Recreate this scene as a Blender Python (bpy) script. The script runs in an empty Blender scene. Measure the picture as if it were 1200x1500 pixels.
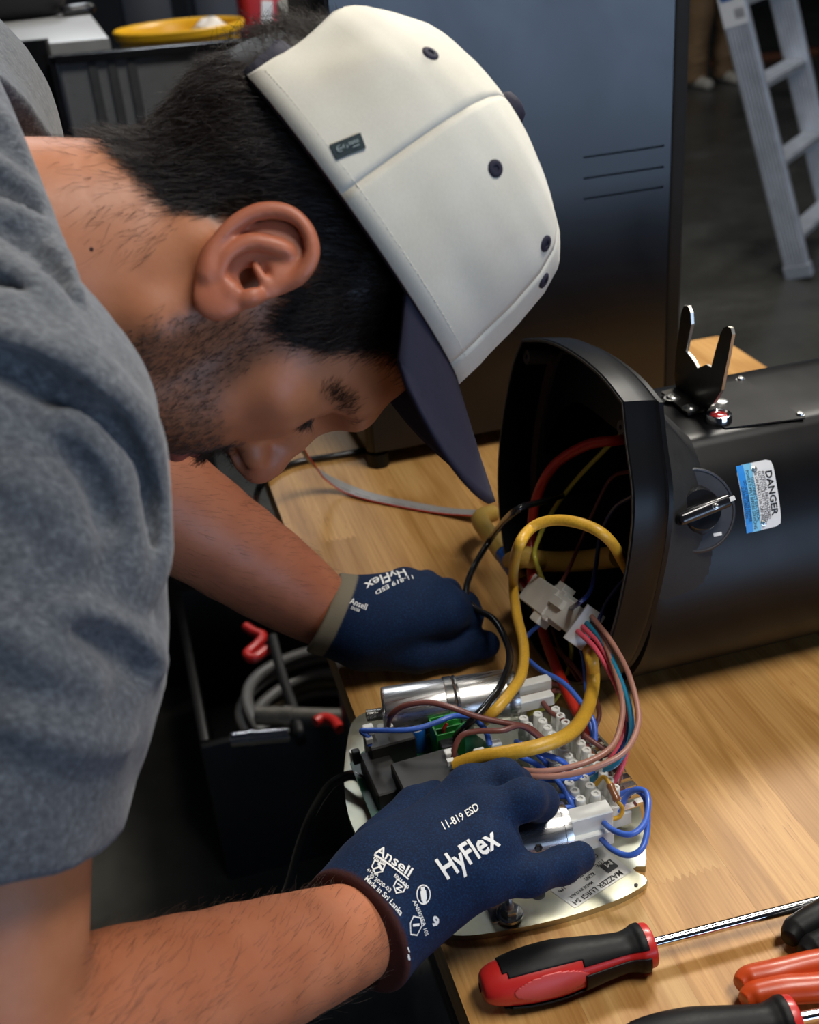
import bpy, bmesh, math, random
import numpy as np
from mathutils import Vector, Matrix
from mathutils.bvhtree import BVHTree
SC = bpy.context.scene
COL = SC.collection
random.seed(4); RNG = np.random.default_rng(4)

# ------------------------------------------------------------------ camera
F = 1700.0                       # focal length in pixels of the 1200x1500 frame
_V = np.array([-522., -890., F]); _k = .09
_b = F*F/(522*_k+890); _D = np.array([_k*_b, _b, F]); _D /= np.linalg.norm(_D)
_Y = _V/np.linalg.norm(_V); _Z = -_D; _X = np.cross(_Y, _Z)
RC = np.stack([_X, _Y, _Z])      # world <- (right, down, forward)
TZ = .9                          # bench top height
CAM = np.array([0., 0., TZ+.62])
cam = bpy.data.cameras.new('camera'); camo = bpy.data.objects.new('camera', cam); COL.objects.link(camo)
_m = np.stack([RC[:, 0], -RC[:, 1], -RC[:, 2]], 1)
camo.matrix_world = Matrix([[*_m[i], CAM[i]] for i in range(3)]+[[0, 0, 0, 1]])
cam.sensor_fit = 'VERTICAL'; cam.lens = 35.0; cam.sensor_height = 35.0*1500/F; cam.sensor_width = 35.0*1200/F
cam.clip_start = .02; cam.clip_end = 100
cam.dof.use_dof = True; cam.dof.focus_distance = .78; cam.dof.aperture_fstop = 8.0
SC.camera = camo

# ------------------------------------------------------------------ world, lights, exposure
w = bpy.data.worlds.new('world'); SC.world = w; w.use_nodes = True
w.node_tree.nodes['Background'].inputs[0].default_value = (.55, .68, 1.0, 1)
w.node_tree.nodes['Background'].inputs[1].default_value = .016
SC.view_settings.view_transform = 'Standard'; SC.view_settings.look = 'None'
SC.view_settings.exposure = 0.0; SC.view_settings.gamma = 1.0; SC.view_settings.use_curve_mapping = False
def area(name, loc, target, sx, sy, power, col):
    l = bpy.data.lights.new(name, 'AREA'); l.shape = 'RECTANGLE'; l.size = sx; l.size_y = sy; l.energy = power; l.color = col
    o = bpy.data.objects.new(name, l); COL.objects.link(o); o.location = loc
    o.rotation_euler = (Vector(target)-Vector(loc)).to_track_quat('-Z', 'Y').to_euler(); return o
area('ceiling_lamp', (1.7, 2.5, 3.4), (.45, .7, .9), 1.0, .35, 86, (1, .94, .84))
area('ceiling_lamp', (.9, .1, 3.2), (.35, .6, 1.0), 1.2, .4, 42, (1, .95, .88))
area('garage_door_daylight', (2.3, -4.0, 1.1), (.5, 1.2, 1.2), 3.4, 1.9, 105, (.50, .69, 1.0))
area('ceiling_lamp_far', (.2, 6.0, 4.2), (.0, 6.0, 0), 3.0, .6, 90, (.9, .95, 1.0))
area('ceiling_lamp_far', (3.6, 3.2, 4.2), (3.0, 4.2, 0), 2.0, .6, 40, (.9, .95, 1.0))

# ------------------------------------------------------------------ helpers
V3 = lambda *a: np.array(a, float)
def ray(px, py): return RC @ V3((px-600)/F, (py-750)/F, 1)
def P(px, py, d): return CAM + ray(px, py)*d                      # a point at depth d
def T(px, py, z=TZ): r = ray(px, py); return CAM + r*((z-CAM[2])/r[2])     # on a level plane
def PX(px, py, x): r = ray(px, py); return CAM + r*((x-CAM[0])/r[0])
def PY(px, py, y): r = ray(px, py); return CAM + r*((y-CAM[1])/r[1])
def PP(px, py, o, n): r = ray(px, py); return CAM + r*(np.dot(np.asarray(o)-CAM, n)/np.dot(r, n))
def proj(wp): c = RC.T @ (np.asarray(wp)-CAM); return 600+F*c[0]/c[2], 750+F*c[1]/c[2], c[2]
def unit(v): v = np.asarray(v, float); return v/np.linalg.norm(v)

def tag(o, label=None, cat=None, group=None, kind=None):
    if label: o['label'] = label
    if cat: o['category'] = cat
    if group: o['group'] = group
    if kind: o['kind'] = kind
    return o
def empty(name, loc=(0, 0, 0), label=None, cat=None, group=None, kind=None):
    o = bpy.data.objects.new(name, None); COL.objects.link(o); o.location = loc; o.empty_display_size = .02
    return tag(o, label, cat, group, kind)
def link(name, me, mat=None, parent=None):
    o = bpy.data.objects.new(name, me); COL.objects.link(o)
    if mat is not None and not me.materials: me.materials.append(mat)
    if parent is not None:
        o.parent = parent; o.matrix_parent_inverse = Matrix.Translation(parent.location).inverted() if parent.type == 'EMPTY' else parent.matrix_basis.inverted()
    return o
def smooth(me, angle=None):
    me.polygons.foreach_set('use_smooth', [True]*len(me.polygons))
    if angle is not None:
        bm = bmesh.new(); bm.from_mesh(me)
        for e in bm.edges:
            if len(e.link_faces) == 2 and e.calc_face_angle(0) > angle: e.smooth = False
        bm.to_mesh(me); bm.free()
def obj(name, bm, mat=None, parent=None, sm=None):
    me = bpy.data.meshes.new(name); bmesh.ops.recalc_face_normals(bm, faces=bm.faces[:]); bm.to_mesh(me); bm.free()
    if sm is not None: smooth(me, sm)
    return link(name, me, mat, parent)
def frame(o, x, y=None, z=None):
    """4x4 with origin o; columns unit x,y,z (any two given)."""
    x = unit(x) if x is not None else None
    if z is not None: z = unit(z)
    if y is not None: y = unit(y)
    if x is None: x = unit(np.cross(y, z)); y = unit(np.cross(z, x))
    elif z is None: z = unit(np.cross(x, y)); y = np.cross(z, x)
    elif y is None: y = unit(np.cross(z, x)); z = np.cross(x, y)
    return Matrix([[x[i], y[i], z[i], o[i]] for i in range(3)]+[[0, 0, 0, 1]])
def bm_box(bm, size, M=None, bev=0., seg=2, loc=(0, 0, 0)):
    r = bmesh.ops.create_cube(bm, size=1.0); vs = r['verts']
    for v in vs: v.co = Vector((v.co.x*size[0]+loc[0], v.co.y*size[1]+loc[1], v.co.z*size[2]+loc[2]))
    if bev > 0:
        es = list({e for v in vs for e in v.link_edges})
        rr = bmesh.ops.bevel(bm, geom=es, offset=bev, segments=seg, affect='EDGES', profile=.5)
        vs = list({v for f in rr['faces'] for v in f.verts} | {v for v in vs if v.is_valid})
    if M is not None: bmesh.ops.transform(bm, matrix=M, verts=[v for v in vs if v.is_valid])
    return vs
def bm_lathe(bm, prof, M=None, n=32, caps=True):
    """prof: list of (r, z) turned about local z."""
    rings = []
    for r, z in prof:
        if r < 1e-6: rings.append([bm.verts.new((0, 0, z))])
        else: rings.append([bm.verts.new((r*math.cos(2*math.pi*i/n), r*math.sin(2*math.pi*i/n), z)) for i in range(n)])
    for a, b in zip(rings[:-1], rings[1:]):
        for i in range(n):
            j = (i+1) % n
            if len(a) == 1 and len(b) == 1: continue
            if len(a) == 1: bm.faces.new((a[0], b[i], b[j]))
            elif len(b) == 1: bm.faces.new((a[i], a[j], b[0]))
            else: bm.faces.new((a[i], a[j], b[j], b[i]))
    if caps:
        for rg in (rings[0], rings[-1]):
            if len(rg) > 2: bm.faces.new(rg)
    vs = [v for rg in rings for v in rg]
    if M is not None: bmesh.ops.transform(bm, matrix=M, verts=vs)
    return vs
def bm_prism(bm, pts, h0, h1, M=None, bev=0.):
    """polygon pts (x,y) extruded along local z."""
    a = [bm.verts.new((x, y, h0)) for x, y in pts]; b = [bm.verts.new((x, y, h1)) for x, y in pts]
    n = len(pts); fs = [bm.faces.new(a[::-1]), bm.faces.new(b)]
    for i in range(n): fs.append(bm.faces.new((a[i], a[(i+1) % n], b[(i+1) % n], b[i])))
    vs = a+b
    if bev > 0:
        es = list({e for v in b for e in v.link_edges if all(q in b for q in e.verts)})
        r = bmesh.ops.bevel(bm, geom=es, offset=bev, segments=2, affect='EDGES', profile=.5)
        vs = list({v for f in r['faces'] for v in f.verts} | set(v for v in vs if v.is_valid))
    if M is not None: bmesh.ops.transform(bm, matrix=M, verts=[v for v in vs if v.is_valid])
    return vs
def spline(pts, n=8, closed=False):
    """Catmull-Rom through points -> dense array."""
    p = np.asarray(pts, float); m = len(p); out = []
    g = (lambda i: p[i % m]) if closed else (lambda i: p[i] if 0 <= i < m else (2*p[0]-p[1] if i < 0 else 2*p[-1]-p[-2]))
    for i in range(m if closed else m-1):
        a, b, c, d = g(i-1), g(i), g(i+1), g(i+2)
        for t in np.linspace(0, 1, n, endpoint=False):
            out.append(.5*((2*b)+(-a+c)*t+(2*a-5*b+4*c-d)*t*t+(-a+3*b-3*c+d)*t**3))
    if not closed: out.append(p[-1])
    return np.array(out)
def bm_tube(bm, path, rad, n=10, flat=1.0, up=(0, 0, 1), caps=True):
    """tube along a path; rad scalar or list; flat scales the cross direction along up."""
    path = np.asarray(path, float); m = len(path)
    rad = np.full(m, rad) if np.isscalar(rad) else np.interp(np.linspace(0, 1, m), np.linspace(0, 1, len(rad)), rad)
    t = np.gradient(path, axis=0); t /= np.linalg.norm(t, axis=1)[:, None]+1e-12
    u = np.asarray(up, float); u = u-t[0]*np.dot(u, t[0])
    if np.linalg.norm(u) < 1e-4: u = np.cross(t[0], (1, .3, .2))
    u = unit(u); rings = []
    for i in range(m):
        u = unit(u-t[i]*np.dot(u, t[i])); v = np.cross(t[i], u)
        rings.append([bm.verts.new(path[i]+rad[i]*(math.cos(2*math.pi*k/n)*v+flat*math.sin(2*math.pi*k/n)*u)) for k in range(n)])
    for a, b in zip(rings[:-1], rings[1:]):
        for k in range(n): bm.faces.new((a[k], a[(k+1) % n], b[(k+1) % n], b[k]))
    if caps: bm.faces.new(rings[0][::-1]); bm.faces.new(rings[-1])
    return [v for r in rings for v in r]
def copy_tree(o, parent=None):
    c = o.copy(); COL.objects.link(c)
    if parent is not None: c.parent = parent
    for ch in list(o.children): copy_tree(ch, c)
    return c

# ------------------------------------------------------------------ materials
def nodes(name):
    m = bpy.data.materials.new(name); m.use_nodes = True; nt = m.node_tree
    return m, nt, nt.nodes['Principled BSDF']
def N(nt, t, **kw):
    n = nt.nodes.new(t)
    for k, v in kw.items():
        if k.startswith('i_'): n.inputs[int(k[2:])].default_value = v
        else: setattr(n, k, v)
    return n
def coords(nt, scale=(1, 1, 1), rot=(0, 0, 0), src='Object'):
    tc = N(nt, 'ShaderNodeTexCoord'); mp = N(nt, 'ShaderNodeMapping'); nt.links.new(tc.outputs[src], mp.inputs[0])
    mp.inputs['Scale'].default_value = scale; mp.inputs['Rotation'].default_value = rot; return mp.outputs[0]
def ramp(nt, fac, stops):
    r = N(nt, 'ShaderNodeValToRGB'); e = r.color_ramp.elements
    while len(e) < len(stops): e.new(.5)
    for x, (p, c) in zip(e, stops): x.position = p; x.color = (*c, 1) if len(c) == 3 else c
    nt.links.new(fac, r.inputs[0]); return r.outputs[0]
def noise(nt, vec, scale, detail=4, rough=.55, dist=0.):
    n = N(nt, 'ShaderNodeTexNoise'); n.inputs['Scale'].default_value = scale; n.inputs['Detail'].default_value = detail
    n.inputs['Roughness'].default_value = rough; n.inputs['Distortion'].default_value = dist
    nt.links.new(vec, n.inputs['Vector']); return n.outputs['Fac']
def bump(nt, bs, h, strength=.2, dist=.001):
    b = N(nt, 'ShaderNodeBump'); b.inputs['Strength'].default_value = strength; b.inputs['Distance'].default_value = dist
    nt.links.new(h, b.inputs['Height']); nt.links.new(b.outputs[0], bs.inputs['Normal']); return b
def mixc(nt, fac, a, b, mode='MIX'):
    m = N(nt, 'ShaderNodeMix', data_type='RGBA', blend_type=mode)
    for s, v in ((m.inputs[0], fac), (m.inputs[6], a), (m.inputs[7], b)):
        if isinstance(v, (tuple, list)): s.default_value = (*v[:3], 1)
        elif isinstance(v, (int, float)): s.default_value = v
        else: nt.links.new(v, s)
    return m.outputs[2]
_MATS = {}
def mat(name, col=(.5, .5, .5), rough=.5, metal=0., var=.12, scale=60., bmp=0., rvar=.1, coat=0., trans=0., sss=0.):
    if name in _MATS: return _MATS[name]
    m, nt, bs = nodes(name); v = coords(nt)
    n = noise(nt, v, scale)
    lo = tuple(c*(1-var) for c in col); hi = tuple(min(1, c*(1+var)) for c in col)
    nt.links.new(ramp(nt, n, [(.3, lo), (.7, hi)]), bs.inputs['Base Color'])
    mr = N(nt, 'ShaderNodeMapRange'); mr.inputs[3].default_value = max(.02, rough-rvar); mr.inputs[4].default_value = min(1, rough+rvar)
    nt.links.new(n, mr.inputs[0]); nt.links.new(mr.outputs[0], bs.inputs['Roughness'])
    bs.inputs['Metallic'].default_value = metal; bs.inputs['Coat Weight'].default_value = coat
    bs.inputs['Transmission Weight'].default_value = trans
    if sss: bs.inputs['Subsurface Weight'].default_value = sss; bs.inputs['Subsurface Radius'].default_value = (.01, .01, .01)
    if bmp: bump(nt, bs, noise(nt, v, scale*4), bmp)
    _MATS[name] = m; return m
def text_mesh(body, size, bold=0., spacing=1., align='CENTER', res=2):
    cu = bpy.data.curves.new('lettering', 'FONT'); cu.body = body; cu.size = size; cu.align_x = align; cu.align_y = 'CENTER'
    cu.offset = bold; cu.space_character = spacing; cu.resolution_u = res
    o = bpy.data.objects.new('lettering', cu); COL.objects.link(o)
    dg = bpy.context.evaluated_depsgraph_get(); me = bpy.data.meshes.new_from_object(o.evaluated_get(dg))
    bpy.data.objects.remove(o); me.materials.clear(); return me
# ------------------------------------------------------------------ smooth bodies: distance fields turned into one continuous mesh
F32 = np.float32
def s_cap(p, a, b, ra, rb=None):
    rb = ra if rb is None else rb
    a = np.asarray(a, F32); ba = np.asarray(b, F32)-a; pa = p-a
    h = np.clip(pa@ba/max(float(ba@ba), 1e-12), 0, 1)
    q = pa-h[:, None]*ba
    return np.sqrt(np.einsum('ij,ij->i', q, q))-(ra+(rb-ra)*h)
def s_ell(p, c, r, M=None):
    q = p-np.asarray(c, F32)
    if M is not None: q = q@np.asarray(M, F32)          # M columns: local axes
    r = np.asarray(r, F32); a = q/r; b = q/(r*r)
    k0 = np.sqrt(np.einsum('ij,ij->i', a, a)); k1 = np.sqrt(np.einsum('ij,ij->i', b, b))+1e-9
    return k0*(k0-1)/k1
def s_sph(p, c, r): q = p-np.asarray(c, F32); return np.sqrt(np.einsum('ij,ij->i', q, q))-r
def smin(a, b, k):
    h = np.maximum(k-np.abs(a-b), 0)/k
    return np.minimum(a, b)-h*h*k*.25
def smax(a, b, k): return -smin(-a, -b, k)
def chain(p, pts, rads, k=.004, flat=None):
    d = None
    for i in range(len(pts)-1):
        e = s_cap(p, pts[i], pts[i+1], rads[i], rads[i+1])
        d = e if d is None else smin(d, e, k)
    return d
def sdf_mesh(fn, lo, hi, h, name):
    """naive surface nets on a sparse grid; fn maps (n,3) -> distance."""
    lo = np.asarray(lo, float); B = 6
    nb = np.ceil((np.asarray(hi)-lo)/(h*B)).astype(int); dim = nb*B+1
    D = np.full(dim, 9., F32)
    g = np.stack(np.meshgrid(*[np.arange(n) for n in nb], indexing='ij'), -1).reshape(-1, 3)
    cen = (lo+(g+.5)*B*h).astype(F32); dc = fn(cen)
    rad = B*h*.87*1.35+.002
    D = np.repeat(np.repeat(np.repeat(np.where(dc.reshape(nb) > 0, F32(9), F32(-9)), B, 0), B, 1), B, 2)
    D = np.pad(D, ((0, 1),)*3, mode='edge').astype(F32)
    act = g[np.abs(dc) < rad]
    off = np.stack(np.meshgrid(*[np.arange(B+1)]*3, indexing='ij'), -1).reshape(-1, 3)
    flag = np.zeros(dim, bool)
    for s in range(0, len(act), 4000):
        ii = (act[s:s+4000, None]*B+off[None]).reshape(-1, 3); flag[ii[:, 0], ii[:, 1], ii[:, 2]] = True
    idx = np.argwhere(flag)
    for s in range(0, len(idx), 400000):
        q = idx[s:s+400000]; D[q[:, 0], q[:, 1], q[:, 2]] = fn((lo+q*h).astype(F32))
    S = D < 0
    nx, ny, nz = np.array(dim)-1
    c = [S[i:i+nx, j:j+ny, k:k+nz] for i in (0, 1) for j in (0, 1) for k in (0, 1)]
    cnt = sum(x.astype(np.int8) for x in c); cells = np.argwhere((cnt > 0) & (cnt < 8))
    vid = np.full((nx, ny, nz), -1, np.int32); vid[cells[:, 0], cells[:, 1], cells[:, 2]] = np.arange(len(cells))
    corner = np.array([(i, j, k) for i in (0, 1) for j in (0, 1) for k in (0, 1)])
    vals = np.stack([D[tuple((cells+o).T)] for o in corner], 1)
    acc = np.zeros((len(cells), 3)); n = np.zeros(len(cells))
    for a in range(8):
        for b in range(a+1, 8):
            if np.abs(corner[a]-corner[b]).sum() != 1: continue
            va, vb = vals[:, a], vals[:, b]; m = (va < 0) != (vb < 0)
            t = np.where(m, va/(va-vb+1e-20), 0)
            acc += np.where(m[:, None], corner[a]+(corner[b]-corner[a])*t[:, None], 0); n += m
    verts = lo+(cells+acc/np.maximum(n, 1)[:, None])*h
    quads = []
    for ax in range(3):
        o1 = np.eye(3, dtype=int)[(ax+1) % 3]; o2 = np.eye(3, dtype=int)[(ax+2) % 3]; oa = np.eye(3, dtype=int)[ax]
        A = S[:dim[0]-oa[0], :dim[1]-oa[1], :dim[2]-oa[2]]; Bq = S[oa[0]:, oa[1]:, oa[2]:]
        e = np.argwhere(A != Bq); ok = np.all(e-o1-o2 >= 0, 1) & np.all(e < np.array([nx, ny, nz]), 1); e = e[ok]
        ins = S[tuple(e.T)]
        q = np.stack([vid[tuple((e-o1-o2).T)], vid[tuple((e-o2).T)], vid[tuple(e.T)], vid[tuple((e-o1).T)]], 1)
        q = np.where(ins[:, None], q, q[:, ::-1]); quads.append(q[(q >= 0).all(1)])
    q = np.concatenate(quads)
    me = bpy.data.meshes.new(name); me.vertices.add(len(verts)); me.vertices.foreach_set('co', verts.astype(F32).ravel())
    me.loops.add(q.size); me.loops.foreach_set('vertex_index', q.ravel().astype(np.int32))
    me.polygons.add(len(q)); me.polygons.foreach_set('loop_start', np.arange(0, q.size, 4, dtype=np.int32))
    me.update(calc_edges=True); me.polygons.foreach_set('use_smooth', [True]*len(q)); me.validate()
    return me, verts, q
def normals_of(fn, v, e=8e-4):
    v = v.astype(F32); g = np.zeros_like(v)
    for i in range(3):
        o = np.zeros(3, F32); o[i] = e; g[:, i] = fn(v+o)-fn(v-o)
    return g/(np.linalg.norm(g, axis=1)[:, None]+1e-9)
def vattr(me, name, vals):
    a = me.attributes.new(name, 'FLOAT', 'POINT'); a.data.foreach_set('value', np.asarray(vals, F32))
def march(fn, px, py, d0=.3, d1=1.4):
    """point where the view ray of a pixel meets a field (numpy, one ray)."""
    r = ray(px, py); n = np.linalg.norm(r); d = d0
    for _ in range(200):
        s = float(fn((CAM+r*d)[None].astype(F32))[0])
        if s < 4e-4: return CAM+r*d
        d += max(s*.7, 3e-4)/n
        if d > d1: return None
    return CAM+r*d
def noise3(p, scale, seed=0):
    """cheap smooth value noise, -1..1."""
    q = p*scale+seed*17.13; i = np.floor(q).astype(np.int64); f = q-i; f = f*f*(3-2*f)
    def hsh(a): 
        x = (a[:, 0]*374761393+a[:, 1]*668265263+a[:, 2]*2147483647+seed*974711) & 0x7fffffff
        x = ((x ^ (x >> 13))*1274126177) & 0x7fffffff; return ((x ^ (x >> 16)) & 0xffff)/32767.5-1
    r = 0
    for dx in (0, 1):
        for dy in (0, 1):
            for dz in (0, 1):
                wgt = (f[:, 0] if dx else 1-f[:, 0])*(f[:, 1] if dy else 1-f[:, 1])*(f[:, 2] if dz else 1-f[:, 2])
                r = r+wgt*hsh(i+np.array([dx, dy, dz]))
    return r
def hair_strands(name, roots, dirs, lengths, steps, mat_, parent, rad=(.00006, .00002), curl=0., grav=None, seed=1):
    """real hair: one curve per strand. dirs (n,3) start direction; grav: (n,3) direction it bends towards."""
    n = len(roots); rng = np.random.default_rng(seed)
    cu = bpy.data.hair_curves.new(name); cu.add_curves([steps]*n)
    t = np.linspace(0, 1, steps); pts = np.zeros((n, steps, 3)); p = roots.copy(); d = dirs.copy(); pts[:, 0] = p
    for k in range(1, steps):
        if grav is not None: d = d+grav*(1.0/steps)
        d = d+rng.normal(0, curl, d.shape); d /= np.linalg.norm(d, axis=1)[:, None]+1e-9
        p = p+d*(lengths[:, None]/(steps-1)); pts[:, k] = p
    cu.points.foreach_set('position', pts.reshape(-1).astype(F32))
    r = np.tile(np.linspace(rad[0], rad[1], steps), n); cu.points.foreach_set('radius', r.astype(F32))
    cu.materials.append(mat_)
    o = bpy.data.objects.new(name, cu); COL.objects.link(o); o.parent = parent
    if parent is not None and parent.type == 'EMPTY': o.matrix_parent_inverse = Matrix.Translation(parent.location).inverted()
    return o
# ------------------------------------------------------------------ the room
def wood_mat(name, tint, seed, scl=1.0):
    m, nt, bs = nodes(name); L = nt.links
    v = coords(nt, (1, 1, 1)); oi = N(nt, 'ShaderNodeObjectInfo')
    ofs = N(nt, 'ShaderNodeVectorMath', operation='SCALE'); cmb = N(nt, 'ShaderNodeCombineXYZ')
    L.new(oi.outputs['Random'], cmb.inputs[0]); L.new(oi.outputs['Random'], cmb.inputs[1]); L.new(oi.outputs['Random'], cmb.inputs[2])
    L.new(cmb.outputs[0], ofs.inputs[0]); ofs.inputs['Scale'].default_value = 37.
    ad = N(nt, 'ShaderNodeVectorMath', operation='ADD'); L.new(v, ad.inputs[0]); L.new(ofs.outputs[0], ad.inputs[1])
    st = N(nt, 'ShaderNodeMapping'); L.new(ad.outputs[0], st.inputs[0]); st.inputs['Scale'].default_value = (9*scl, 1.15*scl, 9*scl)
    big = N(nt, 'ShaderNodeTexNoise'); big.inputs['Scale'].default_value = 1.0; big.inputs['Detail'].default_value = 2.5; big.inputs['Distortion'].default_value = .5
    L.new(st.outputs[0], big.inputs['Vector'])
    ringm = N(nt, 'ShaderNodeMath', operation='MULTIPLY'); L.new(big.outputs['Fac'], ringm.inputs[0]); ringm.inputs[1].default_value = 26.
    sn = N(nt, 'ShaderNodeMath', operation='SINE'); L.new(ringm.outputs[0], sn.inputs[0])
    ab = N(nt, 'ShaderNodeMath', operation='ABSOLUTE'); L.new(sn.outputs[0], ab.inputs[0])
    pw = N(nt, 'ShaderNodeMath', operation='POWER'); L.new(ab.outputs[0], pw.inputs[0]); pw.inputs[1].default_value = 5.
    fs = N(nt, 'ShaderNodeMapping'); L.new(ad.outputs[0], fs.inputs[0]); fs.inputs['Scale'].default_value = (420, 9, 420)
    fib = noise(nt, fs.outputs[0], 1.0, 3, .6)
    dm = N(nt, 'ShaderNodeMapping'); L.new(ad.outputs[0], dm.inputs[0]); dm.inputs['Scale'].default_value = (500, 40, 500)
    dash = noise(nt, dm.outputs[0], 1.0, 1, .5)
    base = ramp(nt, oi.outputs['Random'], [(0, tuple(c*.82 for c in tint)), (.4, tint), (1, tuple(min(1, c*1.13) for c in tint))])
    c1 = mixc(nt, .6, base, ramp(nt, big.outputs['Fac'], [(.3, (.62, .40, .2)), (.7, (1, .95, .85))]), 'MULTIPLY')
    rf = N(nt, 'ShaderNodeMath', operation='MULTIPLY'); L.new(pw.outputs[0], rf.inputs[0]); rf.inputs[1].default_value = .75
    c2 = mixc(nt, rf.outputs[0], c1, tuple(c*q for c, q in zip(tint, (.62, .50, .36))))
    c3 = mixc(nt, .8, c2, ramp(nt, fib, [(.30, (.72, .62, .48)), (.65, (1, 1, 1))]), 'MULTIPLY')
    dd = ramp(nt, dash, [(.66, (0, 0, 0)), (.74, (1, 1, 1))])
    df = N(nt, 'ShaderNodeMath', operation='MULTIPLY'); L.new(dd, df.inputs[0]); L.new(oi.outputs['Random'], df.inputs[1])
    c4 = mixc(nt, df.outputs[0], c3, tuple(c*q for c, q in zip(tint, (.5, .38, .28))))
    L.new(c4, bs.inputs['Base Color'])
    bs.inputs['Roughness'].default_value = .40; bs.inputs['Specular IOR Level'].default_value = .20
    bump(nt, bs, fib, .06, .0004); return m
def concrete():
    m, nt, bs = nodes('polished_concrete'); v = coords(nt)
    n = noise(nt, v, 1.6, 8, .62, .4); n2 = noise(nt, v, 22, 5, .6)
    c = ramp(nt, n, [(.3, (.035, .034, .030)), (.55, (.060, .058, .050)), (.75, (.10, .097, .085))])
    nt.links.new(mixc(nt, .35, c, ramp(nt, n2, [(.35, (.5, .5, .5)), (.65, (1, 1, 1))]), 'MULTIPLY'), bs.inputs['Base Color'])
    nt.links.new(ramp(nt, n, [(.3, (.22,)*3), (.7, (.42,)*3)]), bs.inputs['Roughness']); bump(nt, bs, n2, .04); return m
bm = bmesh.new(); bm_box(bm, (16, 16, .1), loc=(2, 5, -.05)); tag(obj('floor', bm, concrete()), kind='structure')
wm = mat('dark_wall_paint', (.012, .013, .016), .8, scale=3)
bm = bmesh.new(); bm_box(bm, (16, .15, 5), loc=(2, 12, 2.5)); tag(obj('wall_back', bm, wm), kind='structure')
bm = bmesh.new(); bm_box(bm, (.15, 14, 5), loc=(9, 5, 2.5)); tag(obj('wall_right', bm, wm), kind='structure')
bm = bmesh.new(); bm_box(bm, (.15, 14, 5), loc=(-5, 5, 2.5)); tag(obj('wall_left', bm, mat('grey_wall_paint', (.10, .105, .11), .8, scale=3)), kind='structure')

# ------------------------------------------------------------------ workbench
X0, X1, Y0, Y1, TH = .113, .804, .20, 1.431, .036
wood = wood_mat('rubberwood', (.66, .415, .165), 1)
bench = empty('workbench', (X0+.34, .8, 0), 'butcher-block workbench in honey-coloured wood that everything is being repaired on', 'workbench')
SW = (X1-X0)/10
rw = random.Random(11)
joints = {0: [.835, 1.07], 1: [.66, .93, 1.16], 2: [.52, .985, 1.25]}
for i in range(10):
    ys = joints.get(i) or sorted(rw.uniform(.3, 1.35) for _ in range(3))
    ys = [Y0]+[y for y in ys if Y0+.1 < y < Y1-.1]+[Y1]
    for a, b in zip(ys[:-1], ys[1:]):
        bm = bmesh.new(); x0 = X0+i*SW; g = .00004
        pts = [(x0+g, a+g)]
        # comb-shaped finger joint along both ends
        nf = 12
        def comb(y, rev, flip):
            out = []
            for k in range(nf):
                xa = x0+g+(SW-2*g)*k/nf; xb = x0+g+(SW-2*g)*(k+.5)/nf
                out += [(xa, y), (xb, y+.0055)]
            out.append((x0+SW-g, y)); return out[::-1] if rev else out
        lo = [(x0+g, a), (x0+SW-g, a)] if a == Y0 else comb(a+g, False, 0)
        hi = [(x0+SW-g, b), (x0+g, b)] if b == Y1 else comb(b-g, True, 0)
        bm_prism(bm, lo+hi, TZ-TH, TZ)
        o = obj('stave', bm, wood, bench)
# two rails under the top, legs and lower shelf
dark = mat('black_painted_steel', (.012, .012, .013), .45)
for n, sz, lo in (('leg', (.06, .06, TZ-TH), (X0+.10, Y0+.06, (TZ-TH)/2)), ('leg', (.06, .06, TZ-TH), (X1-.06, Y0+.06, (TZ-TH)/2)), ('leg', (.06, .06, TZ-TH), (X0+.10, Y1-.06, (TZ-TH)/2)), ('leg', (.06, .06, TZ-TH), (X1-.06, Y1-.06, (TZ-TH)/2)),
                  ('rail', (.04, Y1-Y0-.18, .07), (X0+.10, (Y0+Y1)/2, TZ-TH-.035)), ('rail', (.04, Y1-Y0-.18, .07), (X1-.06, (Y0+Y1)/2, TZ-TH-.035)),
                  ('shelf', (X1-X0-.1, Y1-Y0-.06, .03), ((X0+X1)/2+.03, (Y0+Y1)/2, .36))):
    bm = bmesh.new(); bm_box(bm, sz, bev=.003, loc=lo); obj(n, bm, dark, bench)
# ------------------------------------------------------------------ projection of flat print on a curved skin
def bvh_of(o):
    me = o.data; M = o.matrix_world if o.parent is None else Matrix.Identity(4)
    return BVHTree.FromPolygons([v.co.copy() for v in me.vertices], [tuple(p.vertices) for p in me.polygons])
def hit(bvh, px, py):
    r = Vector(ray(px, py)).normalized(); l, n, i, d = bvh.ray_cast(Vector(CAM), r)
    if l is None: return None, None
    if n.dot(r) > 0: n = -n
    return np.array(l), np.array(n)
def quad_map(c):
    """c: 4 world corners for (0,0),(1,0),(1,1),(0,1)"""
    c = [np.asarray(q, float) for q in c]
    return lambda u, v: c[0]*(1-u)*(1-v)+c[1]*u*(1-v)+c[2]*u*v+c[3]*(1-u)*v
def press(me, fmap, bvh, off, scale=(1, 1), nref=None):
    """move flat mesh vertices (u,v in 0..1 space after scale) on to a surface"""
    for v in me.vertices:
        w_ = Vector(fmap(v.co.x*scale[0], v.co.y*scale[1]))
        l, n, i, d = bvh.find_nearest(w_)
        if n.dot(Vector(CAM)-l) < 0 and nref is None: n = -n
        v.co = l+n*(off+v.co.z)
    me.update()
def dense(me, cuts):
    bm = bmesh.new(); bm.from_mesh(me); bmesh.ops.triangulate(bm, faces=bm.faces[:])
    for _ in range(cuts):
        es = [e for e in bm.edges if e.calc_length() > .05]
        if not es: break
        bmesh.ops.subdivide_edges(bm, edges=es, cuts=1); bmesh.ops.triangulate(bm, faces=bm.faces[:])
    bm.to_mesh(me); bm.free()
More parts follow.
